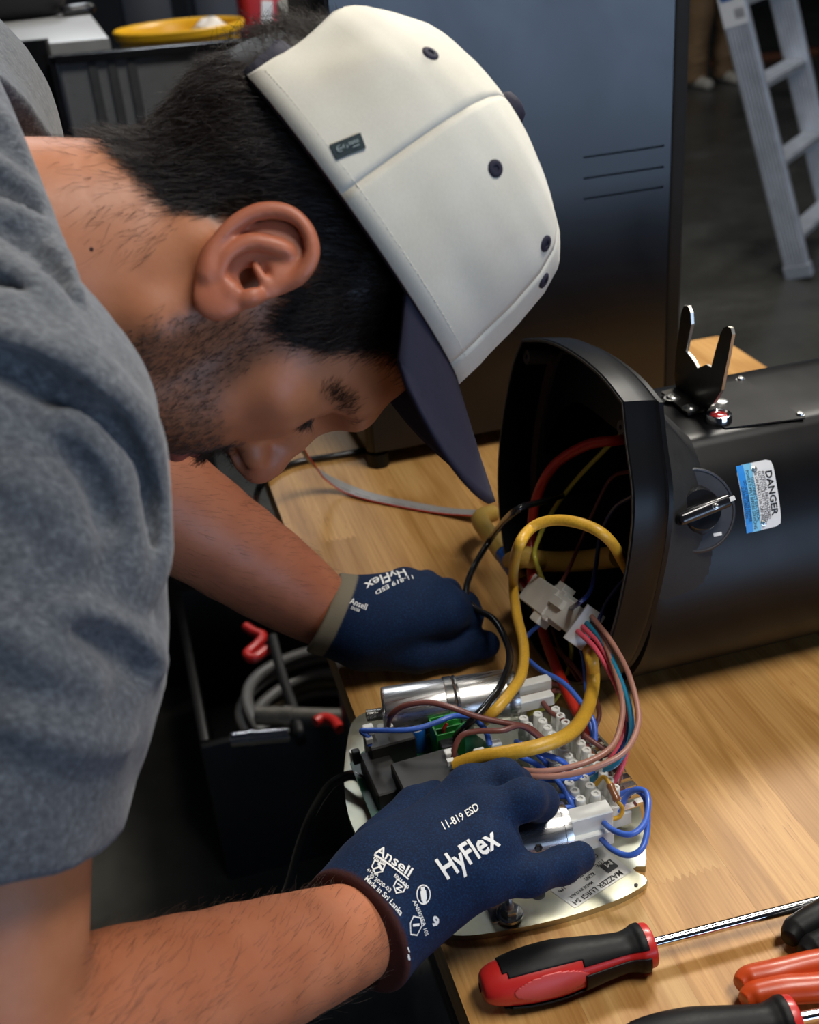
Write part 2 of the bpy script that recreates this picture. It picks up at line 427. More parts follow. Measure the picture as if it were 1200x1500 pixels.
def text_rows(rows, bold=0.):
    """rows: (string, u0, v0, height, width or None); lying in the unit square, u along the reading direction"""
    out = bmesh.new()
    for s, u, v, h, wd in rows:
        me = text_mesh(s, h, bold*h, align='LEFT'); xs = [q.co.x for q in me.vertices]; k = (wd/(max(xs)-min(xs))) if wd else 1
        m = min(xs)
        for q in me.vertices: q.co = ((q.co.x-m)*k+u, q.co.y+v, 0)
        out.from_mesh(me); bpy.data.meshes.remove(me)
    return out
def rect_bm(u0, v0, u1, v1, nu=6, nv=6, bm=None, r=0.):
    bm = bm or bmesh.new(); g = [[bm.verts.new((u0+(u1-u0)*i/nu, v0+(v1-v0)*j/nv, 0)) for j in range(nv+1)] for i in range(nu+1)]
    if r:
        for a, b, sx, sy in ((0, 0, 1, 1), (-1, 0, -1, 1), (-1, -1, -1, -1), (0, -1, 1, -1)): g[a][b].co += Vector((sx*r, sy*r, 0))
    for i in range(nu):
        for j in range(nv): bm.faces.new((g[i][j], g[i+1][j], g[i+1][j+1], g[i][j+1]))
    return bm
def to_mesh(bm, name): me = bpy.data.meshes.new(name); bm.to_mesh(me); bm.free(); return me
white_ink = mat('white_ink', (.80, .80, .78), .6, var=.03); black_ink = mat('black_ink', (.012, .012, .016), .5, var=.03)
steel = mat('bright_steel', (.72, .71, .68), .22, 1., .08, 90, rvar=.07); zinc = mat('zinc_screw', (.62, .62, .60), .3, 1., .1, 200)

# ------------------------------------------------------------------ coffee grinder lying on its back, open bottom towards the left
_n = unit((1, .06, -.16)); GO = V3(.285, .80, .9022); GY = unit(V3(0, 1, 0)-_n*_n[1]); GZ = np.cross(_n, GY)
g2w = lambda u, v, s: GO+GY*u+GZ*v+_n*s
prof = [(.106, .258), (.060, .2725), (.010, .2785), (-.038, .2775), (-.076, .2700)]
side = [(-.090, .2450), (-.111, .2120), (-.1195, .180), (-.121, .140), (-.117, .095), (-.104, .050), (-.078, .0185), (-.035, .0035), (.012, .0035), (.060, .024), (.098, .066), (.119, .105), (.1275, .145), (.1265, .190), (.1190, .232)]
top = spline(prof, 5)[:-1]; sd = spline([prof[-1]]+side+[prof[0]], 4)[:-1]
PR = np.array(list(top)+list(sd)); NPR = len(PR)
def inset(pr, d):
    t = np.roll(pr, -1, 0)-np.roll(pr, 1, 0); t /= np.linalg.norm(t, axis=1)[:, None]
    nrm = np.stack([-t[:, 1], t[:, 0]], 1); c = pr.mean(0)
    if np.mean(np.einsum('ij,ij->i', nrm, c-pr)) < 0: nrm = -nrm
    return pr+nrm*d
gm, nt, bs = nodes('black_enamel'); v = coords(nt)
bs.inputs['Base Color'].default_value = (.0032, .0032, .0038, 1); bs.inputs['Specular IOR Level'].default_value = .22
nt.links.new(ramp(nt, noise(nt, v, 9, 6), [(.3, (.30,)*3), (.7, (.42,)*3)]), bs.inputs['Roughness'])
bump(nt, bs, noise(nt, v, 900, 2), .05, .0003)
gin = mat('black_raw_casting', (.012, .012, .012), .7, scale=120, bmp=.2)
grind = empty('coffee_grinder', GO, 'black enamelled coffee grinder body lying on its side with its open end toward the man', 'grinder')
def loft(rings, close_last=False):
    bm = bmesh.new(); R_ = [[bm.verts.new(g2w(u, v_, s)) for u, v_ in pr] for pr, s in rings]
    for a, b in zip(R_[:-1], R_[1:]):
        for i in range(len(a)): bm.faces.new((a[i], a[(i+1) % len(a)], b[(i+1) % len(a)], b[i]))
    if close_last: bm.faces.new(R_[-1])
    return bm
k_ = lambda d: inset(PR, d)
bm = loft([(k_(.004), .036), (k_(.0035), .0008), (k_(.003), 0), (k_(.0008), 0), (PR, .0012), (k_(-.0002), .014), (k_(.0002), .026), (k_(.0015), .0295), (k_(.0035), .0318), (k_(.0065), .0340), (k_(.0100), .0365)])
obj('collar', bm, gm, grind, sm=.5)
def resamp(sec, n=NPR):
    """closed section re-sampled so that its points sit at the same turning angle as the collar outline"""
    sec = np.array(sec); cs = sec.mean(0); cp_ = PR.mean(0); th = np.arctan2(PR[:, 1]-cp_[1], PR[:, 0]-cp_[0]); ts = np.arctan2(sec[:, 1]-cs[1], sec[:, 0]-cs[0])
    o = np.argsort(ts); ts, sec = ts[o], sec[o]; ts = np.concatenate([ts-2*np.pi, ts, ts+2*np.pi]); sx3 = np.tile(sec, (3, 1))
    return np.stack([np.interp(th, ts, sx3[:, k]) for k in (0, 1)], 1)
flat_ = [(.858, 1.1080), (.835, 1.1087), (.80, 1.1088), (.774, 1.1088), (.7565, 1.1080)]
rnd_ = [(.7535, 1.1055), (.7290, 1.0800), (.7080, 1.045), (.6960, 1.005), (.6950, .972), (.7050, .938), (.726, .912), (.762, .9015), (.81, .9005), (.86, .902), (.895, .925), (.912, .965), (.918, 1.01), (.912, 1.05), (.895, 1.085), (.870, 1.1040)]
SEC = resamp(list(spline(flat_, 5))+list(spline(rnd_, 5)))
b2w = lambda uv, x: V3(x, uv[0], uv[1])
def wloft(rings, close_last=False):
    bm = bmesh.new(); R_ = [[bm.verts.new(p) for p in ring] for ring in rings]
    for a, b in zip(R_[:-1], R_[1:]):
        for i in range(len(a)): bm.faces.new((a[i], a[(i+1) % len(a)], b[(i+1) % len(a)], b[i]))
    if close_last: bm.faces.new(R_[-1])
    return bm
cend = [g2w(u, v_, .0363) for u, v_ in k_(.0095)]; cmid = SEC.mean(0)
bsec = lambda x, k: [b2w(cmid+(q-cmid)*k, x) for q in SEC]
btilt = lambda ds, k: [V3(.285+.16*(q[1]-.9)-.06*(q[0]-.8)+ds, q[0], q[1]) for q in (cmid+(SEC-cmid)*k)]
BX1 = .86
body = obj('housing', wloft([cend, btilt(.0400, 1.012), btilt(.0440, 1.004), btilt(.050, 1.0), bsec(.405, 1.0), bsec(.60, 1.0), bsec(BX1-.01, 1.0), bsec(BX1, .95)], True), gm, grind, sm=.5); bb = bvh_of(body)
obj('inner_wall', wloft([[g2w(u, v_, .034) for u, v_ in k_(.013)], bsec(.41, .96), bsec(BX1-.02, .96)], True), gin, grind, sm=.6)
rim_m = mat('worn_casting_edge', (.075, .075, .07), .5)
bm = loft([(k_(.0030), -.0002), (k_(.0010), -.0002), (k_(.0006), .0006), (k_(.0032), .0006)]); obj('cut_edge', bm, rim_m, grind, sm=.5)
bossm = mat('grey_casting', (.05, .05, .05), .55)
for (px, py, s0, ln, r) in ((771, 523, .006, .022, .0065), (839, 574, .045, .05, .0085), (909, 626, .008, .018, .0055), (737, 700, .01, .018, .006)):
    c = PP(px, py, GO+_n*s0, _n); M = frame(c, None, GY, _n); bm = bmesh.new()
    bm_lathe(bm, [(r*.38, .012), (r*.38, 0), (r, 0), (r*1.05, ln)], M, 20, caps=False); obj('screw_boss', bm, bossm, grind, sm=.7)
# motor bell far inside
bm = bmesh.new(); bm_lathe(bm, [(0, 0), (.03, 0), (.03, -.01), (.075, -.012), (.078, 0), (.078, .1)], frame(V3(.56, .815, 1.0), None, (0, 1, 0), (1, 0, 0)), 40, caps=False); obj('motor_bell', bm, gin, grind, sm=.6)
# --- fittings on the flat side
def on_body(px, py, xdir=None, top_=False):
    l, n = (T(px, py, 1.1090), V3(0, 0, 1)) if top_ else hit(bb, px, py); x = V3(1, 0, 0) if xdir is None else xdir; return frame(l, unit(x-n*np.dot(x, n)), None, n), l, n
def screw(M, r=.0042, name='screw', m=None, par=None):
    bm = bmesh.new(); bm_lathe(bm, [(r*1.35, -.0004), (r*1.35, .0004), (r, .0005), (r, .0012), (r*.8, .0023), (r*.35, .0026), (0, .0026)], M, 20, caps=False)
    for a in (0, math.pi/2): bm_box(bm, (r*1.1, r*.22, .0012), M@Matrix.Rotation(a+.4, 4, 'Z'), loc=(0, 0, .0024))
    return obj(name, bm, m or zinc, par, sm=.6)
for px, py in ((1085, 556), (1172, 608)): screw(on_body(px, py, None, True)[0], .0030, par=grind)
M, l, n = on_body(1056, 589, None, True); bm = bmesh.new(); bm_lathe(bm, [(.0062, 0), (.0062, .0008), (.0045, .0018), (0, .0020)], M, 24, caps=False); obj('rivet_button', bm, zinc, grind, sm=.7)
M, l, n = on_body(1053, 616, None, True); bm = bmesh.new()
bm_lathe(bm, [(.0108, 0), (.0108, .004), (.0100, .0062), (.0085, .0066), (.0072, .0052), (.0070, .003)], M, 32, caps=False); pl = obj('indicator_lamp', bm, mat('chrome', (.8, .8, .8), .08, 1., .03), grind, sm=.6)
bm = bmesh.new(); bm_lathe(bm, [(.0072, .003), (.0068, .0046), (.004, .0062), (0, .0068)], M, 24, caps=False); obj('red_lens', bm, mat('red_lens', (.28, .008, .008), .12, coat=.5), pl, sm=.8)
def bm_slab(bm, pts, d0, d1):
    a = [bm.verts.new(np.asarray(p)+d0) for p in pts]; b = [bm.verts.new(np.asarray(p)+d1) for p in pts]; n = len(pts)
    f0 = bm.faces.new(a[::-1]); f1 = bm.faces.new(b)
    for i in range(n): bm.faces.new((a[i], a[(i+1) % n], b[(i+1) % n], b[i]))
    return a, b
# cover plate on the flat side
pn = V3(0, 0, 1); cp = [(T(*q, 1.1088), pn) for q in ((985, 577), (1091, 556), (1180, 613), (1062, 628))]; bm = bmesh.new()
bm_slab(bm, [l-pn*.0004 for l, n in cp], pn*0, pn*.0011); obj('cover_plate', bm, gm, grind, sm=.3)
# bent fork: flange on the body, two prongs standing up from it
fk = mat('dark_brushed_steel', (.085, .082, .076), .34, .9, .15, 240); fke = mat('lit_steel_edge', (.50, .48, .44), .4, 1.)
fl = [T(*q, 1.1102) for q in ((969, 577), (990, 571), (1037, 602), (1008, 609))]
bm = bmesh.new(); bm_slab(bm, fl, pn*0, pn*.0022); forkp = obj('fork_bracket', bm, fk, grind, sm=.3)
cre = (fl[1]+fl[2])/2
fo = [(991, 575), (1035, 603), (1046, 590), (1057, 572), (1060, 556), (1067, 522), (1073, 490), (1071, 481), (1066, 478), (1060, 480), (1055, 490), (1048, 514), (1042, 538), (1035, 534), (1022, 539), (1018, 531), (1012, 522), (1005, 515)]
fo2 = [(1005, 515), (1008, 500), (1013, 475), (1012, 458), (1008, 448), (1002, 448), (998, 458), (994, 490), (990, 520), (988, 550), (991, 575)]
pts = [PP(*q, cre, V3(1, 0, 0)) for q in fo+fo2[1:-1]]
bm = bmesh.new(); av, bv = bm_slab(bm, pts, V3(0, 0, 0), V3(.0026, 0, 0))
for f in bm.faces:
    if len(f.verts) == 4: f.material_index = 1  # thick edges get a paler colour for the light they catch
me = to_mesh(bm, 'fork_prongs'); me.materials.append(fk); me.materials.append(fke); link('fork_prongs', me, None, forkp)
for px, py in ((985, 583), (1011, 598)):
    screw(frame(T(px, py, 1.1124), (1, 0, 0), None, (0, 0, 1)), .0052, par=forkp)
# --- rotary switch
M, l, n = on_body(1085, 748); l = PP(1016, 748, l, n); kx = unit(V3(1, 0, 0)-n*n[0]); M = frame(l+n*.0025, kx, None, n)
kp = mat('black_plastic_gloss', (.010, .010, .012), .22, coat=.3)
bm = bmesh.new(); bm_lathe(bm, [(.0335, -.010), (.0335, .0015), (.0322, .0030), (.0312, .0028), (.0308, .0020), (.010, .0020)], M, 56, caps=True); kd = obj('switch_plate', bm, mat('switch_grey', (.030, .031, .038), .42), grind, sm=.4)
bm = bmesh.new(); bm_lathe(bm, [(.0200, .0020), (.0180, .0050), (.0165, .0125), (.0155, .0140), (0, .0140)], M, 40, caps=False); kn = obj('switch_knob', bm, kp, grind, sm=.5)
bm = bmesh.new(); bm_box(bm, (.047, .0100, .014), M@Matrix.Rotation(.16, 4, 'Z'), .0035, 3, loc=(-.002, 0, .0185)); obj('grip_bar', bm, kp, kn, sm=.6)
screw(M@Matrix.Rotation(.16, 4, 'Z')@Matrix.Translation((.0055, 0, .0255)), .0020, 'screw', zinc, kn)
bm = bmesh.new(); bm_box(bm, (.0070, .0026, .0006), M@Matrix.Rotation(-.02, 4, 'Z'), loc=(.0140, -.0215, .0022)); obj('on_mark', bm, white_ink, kd)
bm = bmesh.new(); bm_box(bm, (.0045, .0035, .002), M@Matrix.Rotation(.16, 4, 'Z'), loc=(.0205, .0005, .0250)); obj('pointer_mark', bm, white_ink, kn)
for sy in (1, -1):
    bm = bmesh.new(); vs = [bm.verts.new(M@Vector((-.0262+a, sy*(.0085+b)+.0005, .0023))) for a, b in ((-.0016, 0), (.0016, 0), (0, .0042))]; bm.faces.new(vs); obj('arrow_mark', bm, white_ink, kd)
# --- warning plate
cs = [hit(bb, *q)[0] for q in ((1130, 672), (1145, 769), (1093, 782), (1077, 683))]   # u along the reading direction (down the body), v towards the left edge
qm = quad_map(cs)
def plate_bm(u0, v0, u1, v1, r=0.): return rect_bm(u0, v0, u1, v1, 8, 6, r=r)
wp_m = mat('white_plate', (.78, .78, .78), .25, var=.02); bl1 = mat('light_blue_plate', (.20, .55, .80), .3, var=.02); bl2 = mat('blue_plate', (.03, .28, .78), .3, var=.02)
def printed(bm, name, m, par, fmap, bvh, off, cuts=0, dens=False):
    me = to_mesh(bm, name)
    if dens: dense(me, cuts)
    press(me, fmap, bvh, off); return link(name, me, m, par)
wpl = printed(plate_bm(0, 0, 1, 1, .03), 'warning_plate', wp_m, grind, qm, bb, .0004)
printed(plate_bm(0, .58, 1, .80), 'light_blue_band', bl1, wpl, qm, bb, .0006)
printed(plate_bm(.005, .80, .995, .99), 'blue_band', bl2, wpl, qm, bb, .0006)
rows = [('DANGER', .17, .17, .20, .66), ('POTENTIAL FIRE HAZZARD', .16, .325, .095, .70), ('DUTY CYCLE NOT TO EXCEED', .15, .42, .095, .74), ('20s ON (MAX.) / 50s OFF (MIN.)', .12, .515, .095, .80),
        ('DISCONNECT ELECTRICAL', .22, .635, .095, .64), ('POWER SUPPLY BEFORE SERVICING', .10, .735, .095, .86), ('DO NOT REMOVE HOPPER', .24, .85, .095, .60), ('DURING OPERATION', .32, .94, .085, .46)]
tb = bmesh.new()
for i, (s_, u, v_, h, wd) in enumerate(rows):
    q = text_rows([(s_, u, 0, h*1.25, wd)], .02 if i == 0 else 0)
    for vv in q.verts: vv.co.y = v_-vv.co.y
    m2 = to_mesh(q, 'rows'); tb.from_mesh(m2)
printed(tb, 'warning_text', black_ink, wpl, qm, bb, .0008)
for u, v_ in ((.10, .53), (.90, .50)):
    l, nn, i, d = bb.find_nearest(Vector(qm(u, v_))); screw(frame(l+nn*.0006, unit(np.array(kx)-np.array(nn)*np.dot(kx, nn)), None, nn), .0019, 'plate_rivet', zinc, wpl)
# ------------------------------------------------------------------ base plate with capacitors, circuit board, terminal strip
PZ = .905
zincp, nt, bs = nodes('yellow_zinc'); v = coords(nt)
nt.links.new(ramp(nt, noise(nt, v, 30, 5, .6, .6), [(.25, (.42, .46, .42)), (.5, (.54, .53, .40)), (.75, (.62, .63, .58))]), bs.inputs['Base Color'])
bs.inputs['Metallic'].default_value = .85; nt.links.new(ramp(nt, noise(nt, v, 60, 4), [(.3, (.28,)*3), (.7, (.42,)*3)]), bs.inputs['Roughness'])
plate = empty('grinder_base_plate', T(720, 1200, .9), 'galvanised grinder base plate carrying capacitors, circuit board and terminal strip, under the gloved hand', 'base plate')
pp = [(560, 1036), (530, 1046), (515, 1060), (507, 1100), (504, 1140), (508, 1182), (520, 1218), (560, 1295), (610, 1345), (650, 1366), (690, 1370), (760, 1359), (830, 1343), (900, 1320), (938, 1301)]
pl_ = [T(*q, PZ)[:2] for q in pp]; body_ = list(spline(pl_, 4))
tail = [T(*q, PZ)[:2] for q in ((947, 1295), (949, 1289), (944, 1282), (930, 1277), (926, 1272), (932, 1268), (946, 1270), (947, 1258))]
rt = list(spline([T(*q, PZ)[:2] for q in ((945, 1235), (935, 1170), (908, 1112), (880, 1078), (845, 1046), (800, 1030), (730, 1026), (650, 1030))], 4))
bm = bmesh.new(); bm_prism(bm, [tuple(q) for q in body_+tail+rt], .9002, PZ, bev=.0006); obj('plate', bm, zincp, plate, sm=.4)
# label, upside down for us
cs = [T(*q, PZ+.0003) for q in ((926, 1276), (842, 1330), (800, 1300), (878, 1238))]
lm = quad_map(cs); lw = bvh_of(next(o for o in plate.children if o.name.startswith('plate')))
lab = printed(rect_bm(0, 0, 1, 1, 4, 4), 'rating_label', mat('silver_foil', (.55, .55, .53), .35, .6, .04), plate, lm, lw, .0003)
tb = bmesh.new()
for s_, u, v_, h, wd in (('MAZZER LUIGI Srl', .12, .13, .17, .83), ('MADE IN ITALY', .52, .33, .10, .40), ('KONY', .40, .50, .13, .17), ('110V  60Hz  1Ph', .44, .66, .12, .50), ('TYPE:', .14, .62, .13, .16), ('CODE:  64-ARAA04', .14, .84, .13, .62)):
    q = text_rows([(s_, u, 0, h*1.2, wd)], .01)
    for vv in q.verts: vv.co.y = v_-vv.co.y
    tb.from_mesh(to_mesh(q, 'rows'))
printed(tb, 'label_text', black_ink, lab, lm, lw, .0006)
lg = printed(rect_bm(.07, .28, .26, .56, 2, 2), 'maker_emblem', black_ink, lab, lm, lw, .0006)
q = text_rows([('M', .10, 0, .18, .10)], .02)
for vv in q.verts: vv.co.y = .47-vv.co.y
printed(q, 'emblem_letter', mat('silver_foil'), lab, lm, lw, .0009)
# black disc painting the shade inside a hole, clamp bolt
bm = bmesh.new(); c = T(788, 1310, PZ); bm_lathe(bm, [(.0052, .0002), (.0042, .0004), (.0040, .0001), (0, .0001)], Matrix.Translation(c), 24, caps=False); obj('bolt_hole_disc', bm, black_ink, plate)
c = T(747, 1343, PZ); bm = bmesh.new()
bm_box(bm, (.018, .022, .002), Matrix.Translation(c+V3(-.004, .008, .0012)), .0004); bm_lathe(bm, [(.0090, .002), (.0090, .0042), (.0085, .0046), (.0045, .0048)], Matrix.Translation(c), 28, caps=True)
bt = obj('washer', bm, steel, plate, sm=.4)
bm = bmesh.new(); bm_lathe(bm, [(.0062, .0046), (.0062, .0086), (.0050, .0094), (0, .0094)], Matrix.Translation(c), 6, caps=False); obj('nut', bm, zinc, bt)
th = []
for i in range(9): th += [(.0026, .009+i*.0012), (.0030, .0096+i*.0012)]
bm = bmesh.new(); bm_lathe(bm, th+[(0, .0205)], Matrix.Translation(c), 14, caps=False); obj('stud', bm, zinc, bt)
bm = bmesh.new(); bm_lathe(bm, [(.0012, 0), (.0014, .0006), (0, .0008)], Matrix.Translation(T(932, 1297, PZ)), 10, caps=False); obj('rivet', bm, black_ink, plate)
# --- capacitors
alu, nt, bs = nodes('drawn_aluminium'); v = coords(nt, (6, 300, 300))
bs.inputs['Metallic'].default_value = 1; nt.links.new(ramp(nt, noise(nt, v, 1.5, 3), [(.3, (.66, .66, .66)), (.7, (.86, .86, .85))]), bs.inputs['Base Color'])
nt.links.new(ramp(nt, noise(nt, v, 2, 2), [(.3, (.24,)*3), (.7, (.36,)*3)]), bs.inputs['Roughness'])
nyl = mat('milky_nylon', (.74, .75, .72), .35, var=.06, sss=.15); blackp = mat('matt_black_plastic', (.016, .016, .016), .55, scale=200, bmp=.05)
def capacitor(a, b, r, stud):
    ax = unit(b-a); L_ = np.linalg.norm(b-a); M = frame(a, None, unit(np.cross((0, 0, 1), ax)), ax)
    bm = bmesh.new(); bm_lathe(bm, [(0, .0012), (r*.80, .0012), (r*.86, 0), (r*.96, .0004), (r, .0022), (r, L_*.90), (r*.985, L_*.905), (r*.985, L_*.915), (r, L_*.92), (r, L_-.003), (r*.97, L_-.0005), (r*.9, L_), (r*.86, L_-.002), (0, L_-.002)], M, 56, caps=False)
    o = obj('capacitor_can', bm, alu, plate, sm=.6)
    bm = bmesh.new(); bm_lathe(bm, [(r*.86, L_-.0022), (r*.84, L_-.0005), (0, L_-.0005)], M, 40, caps=False); obj('end_disc', bm, mat('black_bakelite', (.02, .02, .02), .4), o, sm=.6)
    if stud:
        th = [(.0065, 0)]
        for i in range(12): th += [(.0045, -.0008-i*.0011), (.0051, -.00135-i*.0011)]
        bm = bmesh.new(); bm_lathe(bm, th+[(0, -.0142)], M, 18, caps=False); obj('threaded_stud', bm, zinc, o)
    return o, M, L_
A1, B1 = T(562, 1045, .946), T(757, 1016, .946)
c1, M1, L1 = capacitor(A1, B1, .0205, True)
bm = bmesh.new(); bm_lathe(bm, [(.0206, L1*.46), (.0216, L1*.465), (.0216, L1*.52), (.0210, L1*.53), (.0216, L1*.54), (.0216, L1*.555), (.0206, L1*.56)], M1, 48, caps=False); obj('clamp_band', bm, steel, c1, sm=.5)
A2, B2 = T(690, 1242, .932), T(832, 1214, .932)
c2, M2, L2 = capacitor(A2, B2, .0195, False)
bm = bmesh.new(); lw2, nn2 = hit(bvh_of(c2), 789, 1242); M = frame(lw2, unit(B2-A2), None, nn2); bm_lathe(bm, [(.0022, .0001), (.0030, .0003), (.0024, .0006), (.0010, .0002), (0, .0002)], M, 6, caps=False); obj('hex_hole_disc', bm, black_ink, c2)  # black disc stands for the dark inside the hex bolt hole
# nylon terminal covers and flat prongs at the capacitor ends
def fbox(name, px, py, z, size, m, par, yaw=0., bev=.0008, pitch=0.):
    bm = bmesh.new(); bm_box(bm, size, Matrix.Translation(T(px, py, z))@Matrix.Rotation(yaw, 4, 'Z')@Matrix.Rotation(pitch, 4, 'Y'), bev, 1); return obj(name, bm, m, par)
fbox('terminal_sleeve', 780, 1004, .950, (.030, .0085, .010), nyl, c1); fbox('terminal_sleeve', 780, 1028, .944, (.034, .0085, .010), nyl, c1)
fbox('paper_disc', 757, 1024, .926, (.004, .016, .016), mat('yellowed_paper', (.62, .55, .33), .8), c1)
fbox('terminal_sleeve', 858, 1200, .938, (.036, .013, .015), nyl, c2); fbox('terminal_sleeve', 866, 1226, .925, (.030, .011, .013), nyl, c2)
fbox('spade_tag', 840, 1222, .927, (.016, .006, .001), steel, c2)
# --- circuit board with relays
pcb = mat('green_solder_mask', (.012, .085, .045), .35, scale=300)
pb = [T(*q, .922) for q in ((513, 1118), (548, 1206), (640, 1250), (770, 1130), (690, 1070), (560, 1075))]
bm = bmesh.new(); bm_prism(bm, [tuple(q[:2]) for q in pb][::-1], .9205, .922); board = obj('circuit_board', bm, pcb, plate)
for px, py in ((520, 1122), (690, 1080), (560, 1085)):
    bm = bmesh.new(); bm_lathe(bm, [(.003, 0), (.003, .0155)], Matrix.Translation(T(px, py, PZ)), 10); obj('standoff', bm, nyl, board)
dk = mat('relay_grey', (.020, .019, .018), .5, scale=150)
fbox('relay', 573, 1098, .935, (.036, .018, .026), dk, plate, .05, .0012); fbox('relay', 561, 1140, .930, (.022, .050, .016), dk, plate, .05, .0012)
fbox('transformer', 634, 1152, .936, (.050, .042, .028), dk, plate, .05, .0012)
fbox('relay_lug', 522, 1108, .935, (.006, .006, .012), dk, plate)
for px, py, h in ((541, 1084, .028), (571, 1066, .030), (660, 1116, .022), (727, 1103, .022), (703, 1112, .018), (690, 1128, .016)):
    bm = bmesh.new(); bm_box(bm, (.0085, .0060, h), Matrix.Translation(T(px, py, .955-h/2)), .0012, 2); bm_box(bm, (.0050, .0040, .004), Matrix.Translation(T(px, py, .955))); obj('spade_connector', bm, nyl, plate)
cz = T(613, 1096, .922); bm = bmesh.new(); bm_lathe(bm, [(.0062, 0), (.0066, .001), (.0066, .019), (.0060, .0205), (.0055, .0205)], Matrix.Translation(cz), 28, caps=False); ec = obj('electrolytic_capacitor', bm, mat('blue_sleeve', (.01, .10, .38), .25, coat=.4), plate, sm=.6)
bm = bmesh.new(); bm_lathe(bm, [(.0056, .0203), (0, .0203)], Matrix.Translation(cz), 28, caps=False)
for a in (.5, 2.07): bm_box(bm, (.0085, .0008, .0006), Matrix.Translation(cz+V3(0, 0, .0204))@Matrix.Rotation(a, 4, 'Z'))
obj('vent_cross', bm, mat('dull_aluminium', (.75, .75, .73), .45, .7), ec)
gt = mat('green_plastic', (.02, .24, .035), .4)
G = T(656, 1086, .936); GM = Matrix.Translation(G)@Matrix.Rotation(.0, 4, 'Z'); bm = bmesh.new()
bm_box(bm, (.022, .022, .022), GM, .0006, 1, loc=(0, 0, -.003)); 
for i in range(4): bm_box(bm, (.022, .0012, .010), GM, loc=(0, -.0105+i*.007, .012))
bm_box(bm, (.0012, .022, .010), GM, loc=(-.0104, 0, .012)); bm_box(bm, (.005, .022, .006), GM, loc=(.0085, 0, .010)); tbk = obj('terminal_block', bm, gt, plate)
fbox('terminal_slot', 656, 1082, .948, (.015, .019, .001), black_ink, tbk)
# --- nylon terminal strip with screw posts and spade tags
S0, S1 = T(800, 1068, .925), T(893, 1196, .925); sx = unit(S1-S0); sl = np.linalg.norm(S1-S0); sy = unit(np.cross((0, 0, 1), sx)); SM = frame((S0+S1)/2, sx, None, (0, 0, 1))
sgn = 1 if np.dot(sy, (1, 0, 0)) > 0 else -1
strip = empty('terminal_strip', S0); strip.parent = plate; strip.matrix_parent_inverse = Matrix.Translation(plate.location).inverted(); 
bm = bmesh.new(); bm_box(bm, (sl, .046, .012), SM, .0008, 1, loc=(0, -sgn*.005, -.008)); bm_box(bm, (sl, .036, .010), SM, .0008, 1, loc=(0, -sgn*.006, .002)); obj('strip_body', bm, nyl, strip)
for i in range(12):
    for r_ in (-.0205, -.0085, .0065):
        M = SM@Matrix.Translation((-sl/2+sl*(i+.5)/12, sgn*r_, .006)); bm = bmesh.new()
        bm_lathe(bm, [(.0040, 0), (.0036, .0150), (.0033, .0155), (.0018, .0155), (.0017, .0142), (0, .0142)], M, 14, caps=False)
        p_ = obj('screw_post', bm, nyl, strip, sm=.6)
    M = SM@Matrix.Translation((-sl/2+sl*(i+.5)/12, sgn*.0235, -.001)); bm = bmesh.new()
    bm_box(bm, (.0050, .020, .0010), M); bm_box(bm, (.0050, .009, .0030), M, loc=(0, sgn*.004, .0012)); obj('spade_tag', bm, steel, strip)
# ------------------------------------------------------------------ wires: each one its own thing
def pvc(name, c, rough=.35): return mat(name, c, rough, var=.05, scale=200, rvar=.04, coat=.1)
W_BLUE, W_BROWN, W_ROSE = pvc('blue_insulation', (.05, .14, .58)), pvc('brown_insulation', (.17, .055, .045)), pvc('pale_brown_insulation', (.40, .19, .14))
W_PINK, W_TEAL, W_BLACK, W_NAVY = pvc('pink_insulation', (.75, .10, .15)), pvc('teal_insulation', (.02, .22, .36)), pvc('black_insulation', (.008, .008, .009), .22), pvc('navy_insulation', (.01, .02, .10))
W_RED, W_YG, W_GREEN = pvc('red_sleeve', (.50, .025, .012)), pvc('yellow_insulation', (.55, .50, .06)), pvc('green_insulation', (.03, .25, .07))
W_YEL = mat('yellow_glass_sleeve', (.66, .37, .035), .38, var=.12, scale=500, bmp=.06); W_CON = mat('yellow_conduit', (.56, .36, .075), .5, var=.15, scale=900, bmp=.1)
def wire(label, m, r, pts, cat='wire', flat=1., name='wire', group=None, n=8, seg=10, up=(0, 0, 1)):
    """pts: (px, py, height above the bench) or world points"""
    ps = [np.asarray(q[1]) if q[0] == 'w' else (PP(q[0], q[1], GO+_n*q[2][1], _n) if isinstance(q[2], tuple) else T(q[0], q[1], TZ+q[2])) for q in pts]
    bm = bmesh.new(); bm_tube(bm, spline(ps, seg), r, n, flat, up); return tag(obj(name, bm, m, None, sm=.9), label, cat, group)
I = lambda s: ('in', s)      # point s metres inside the grinder's opening plane
wire('black sheathed cable curling from the grinder opening past the left glove to the circuit board', W_BLACK, .0030, [(900, 712, I(.12)), (840, 722, I(.05)), (793, 735, I(-.005)), (756, 748, I(-.05)), (722, 785, .075), (692, 835, .060), (683, 868, .052), (694, 890, .050), (722, 906, .050), (740, 935, .052), (747, 965, .066), (736, 1000, .076), (714, 1031, .076), (690, 1057, .070), (668, 1080, .052)], 'cable', name='cable')
wire('thick yellow sleeved cable arching over the white connector', W_YEL, .0044, [(948, 890, I(.05)), (913, 823, I(.012)), (890, 788, I(-.02)), (855, 768, I(-.035)), (812, 762, I(-.05)), (778, 774, I(-.065)), (758, 806, I(-.08)), (752, 850, .075), (757, 900, .066), (767, 945, .062), (765, 985, .068), (748, 1014, .076), (726, 1040, .074), (704, 1060, .060)], 'cable', name='cable', seg=12)
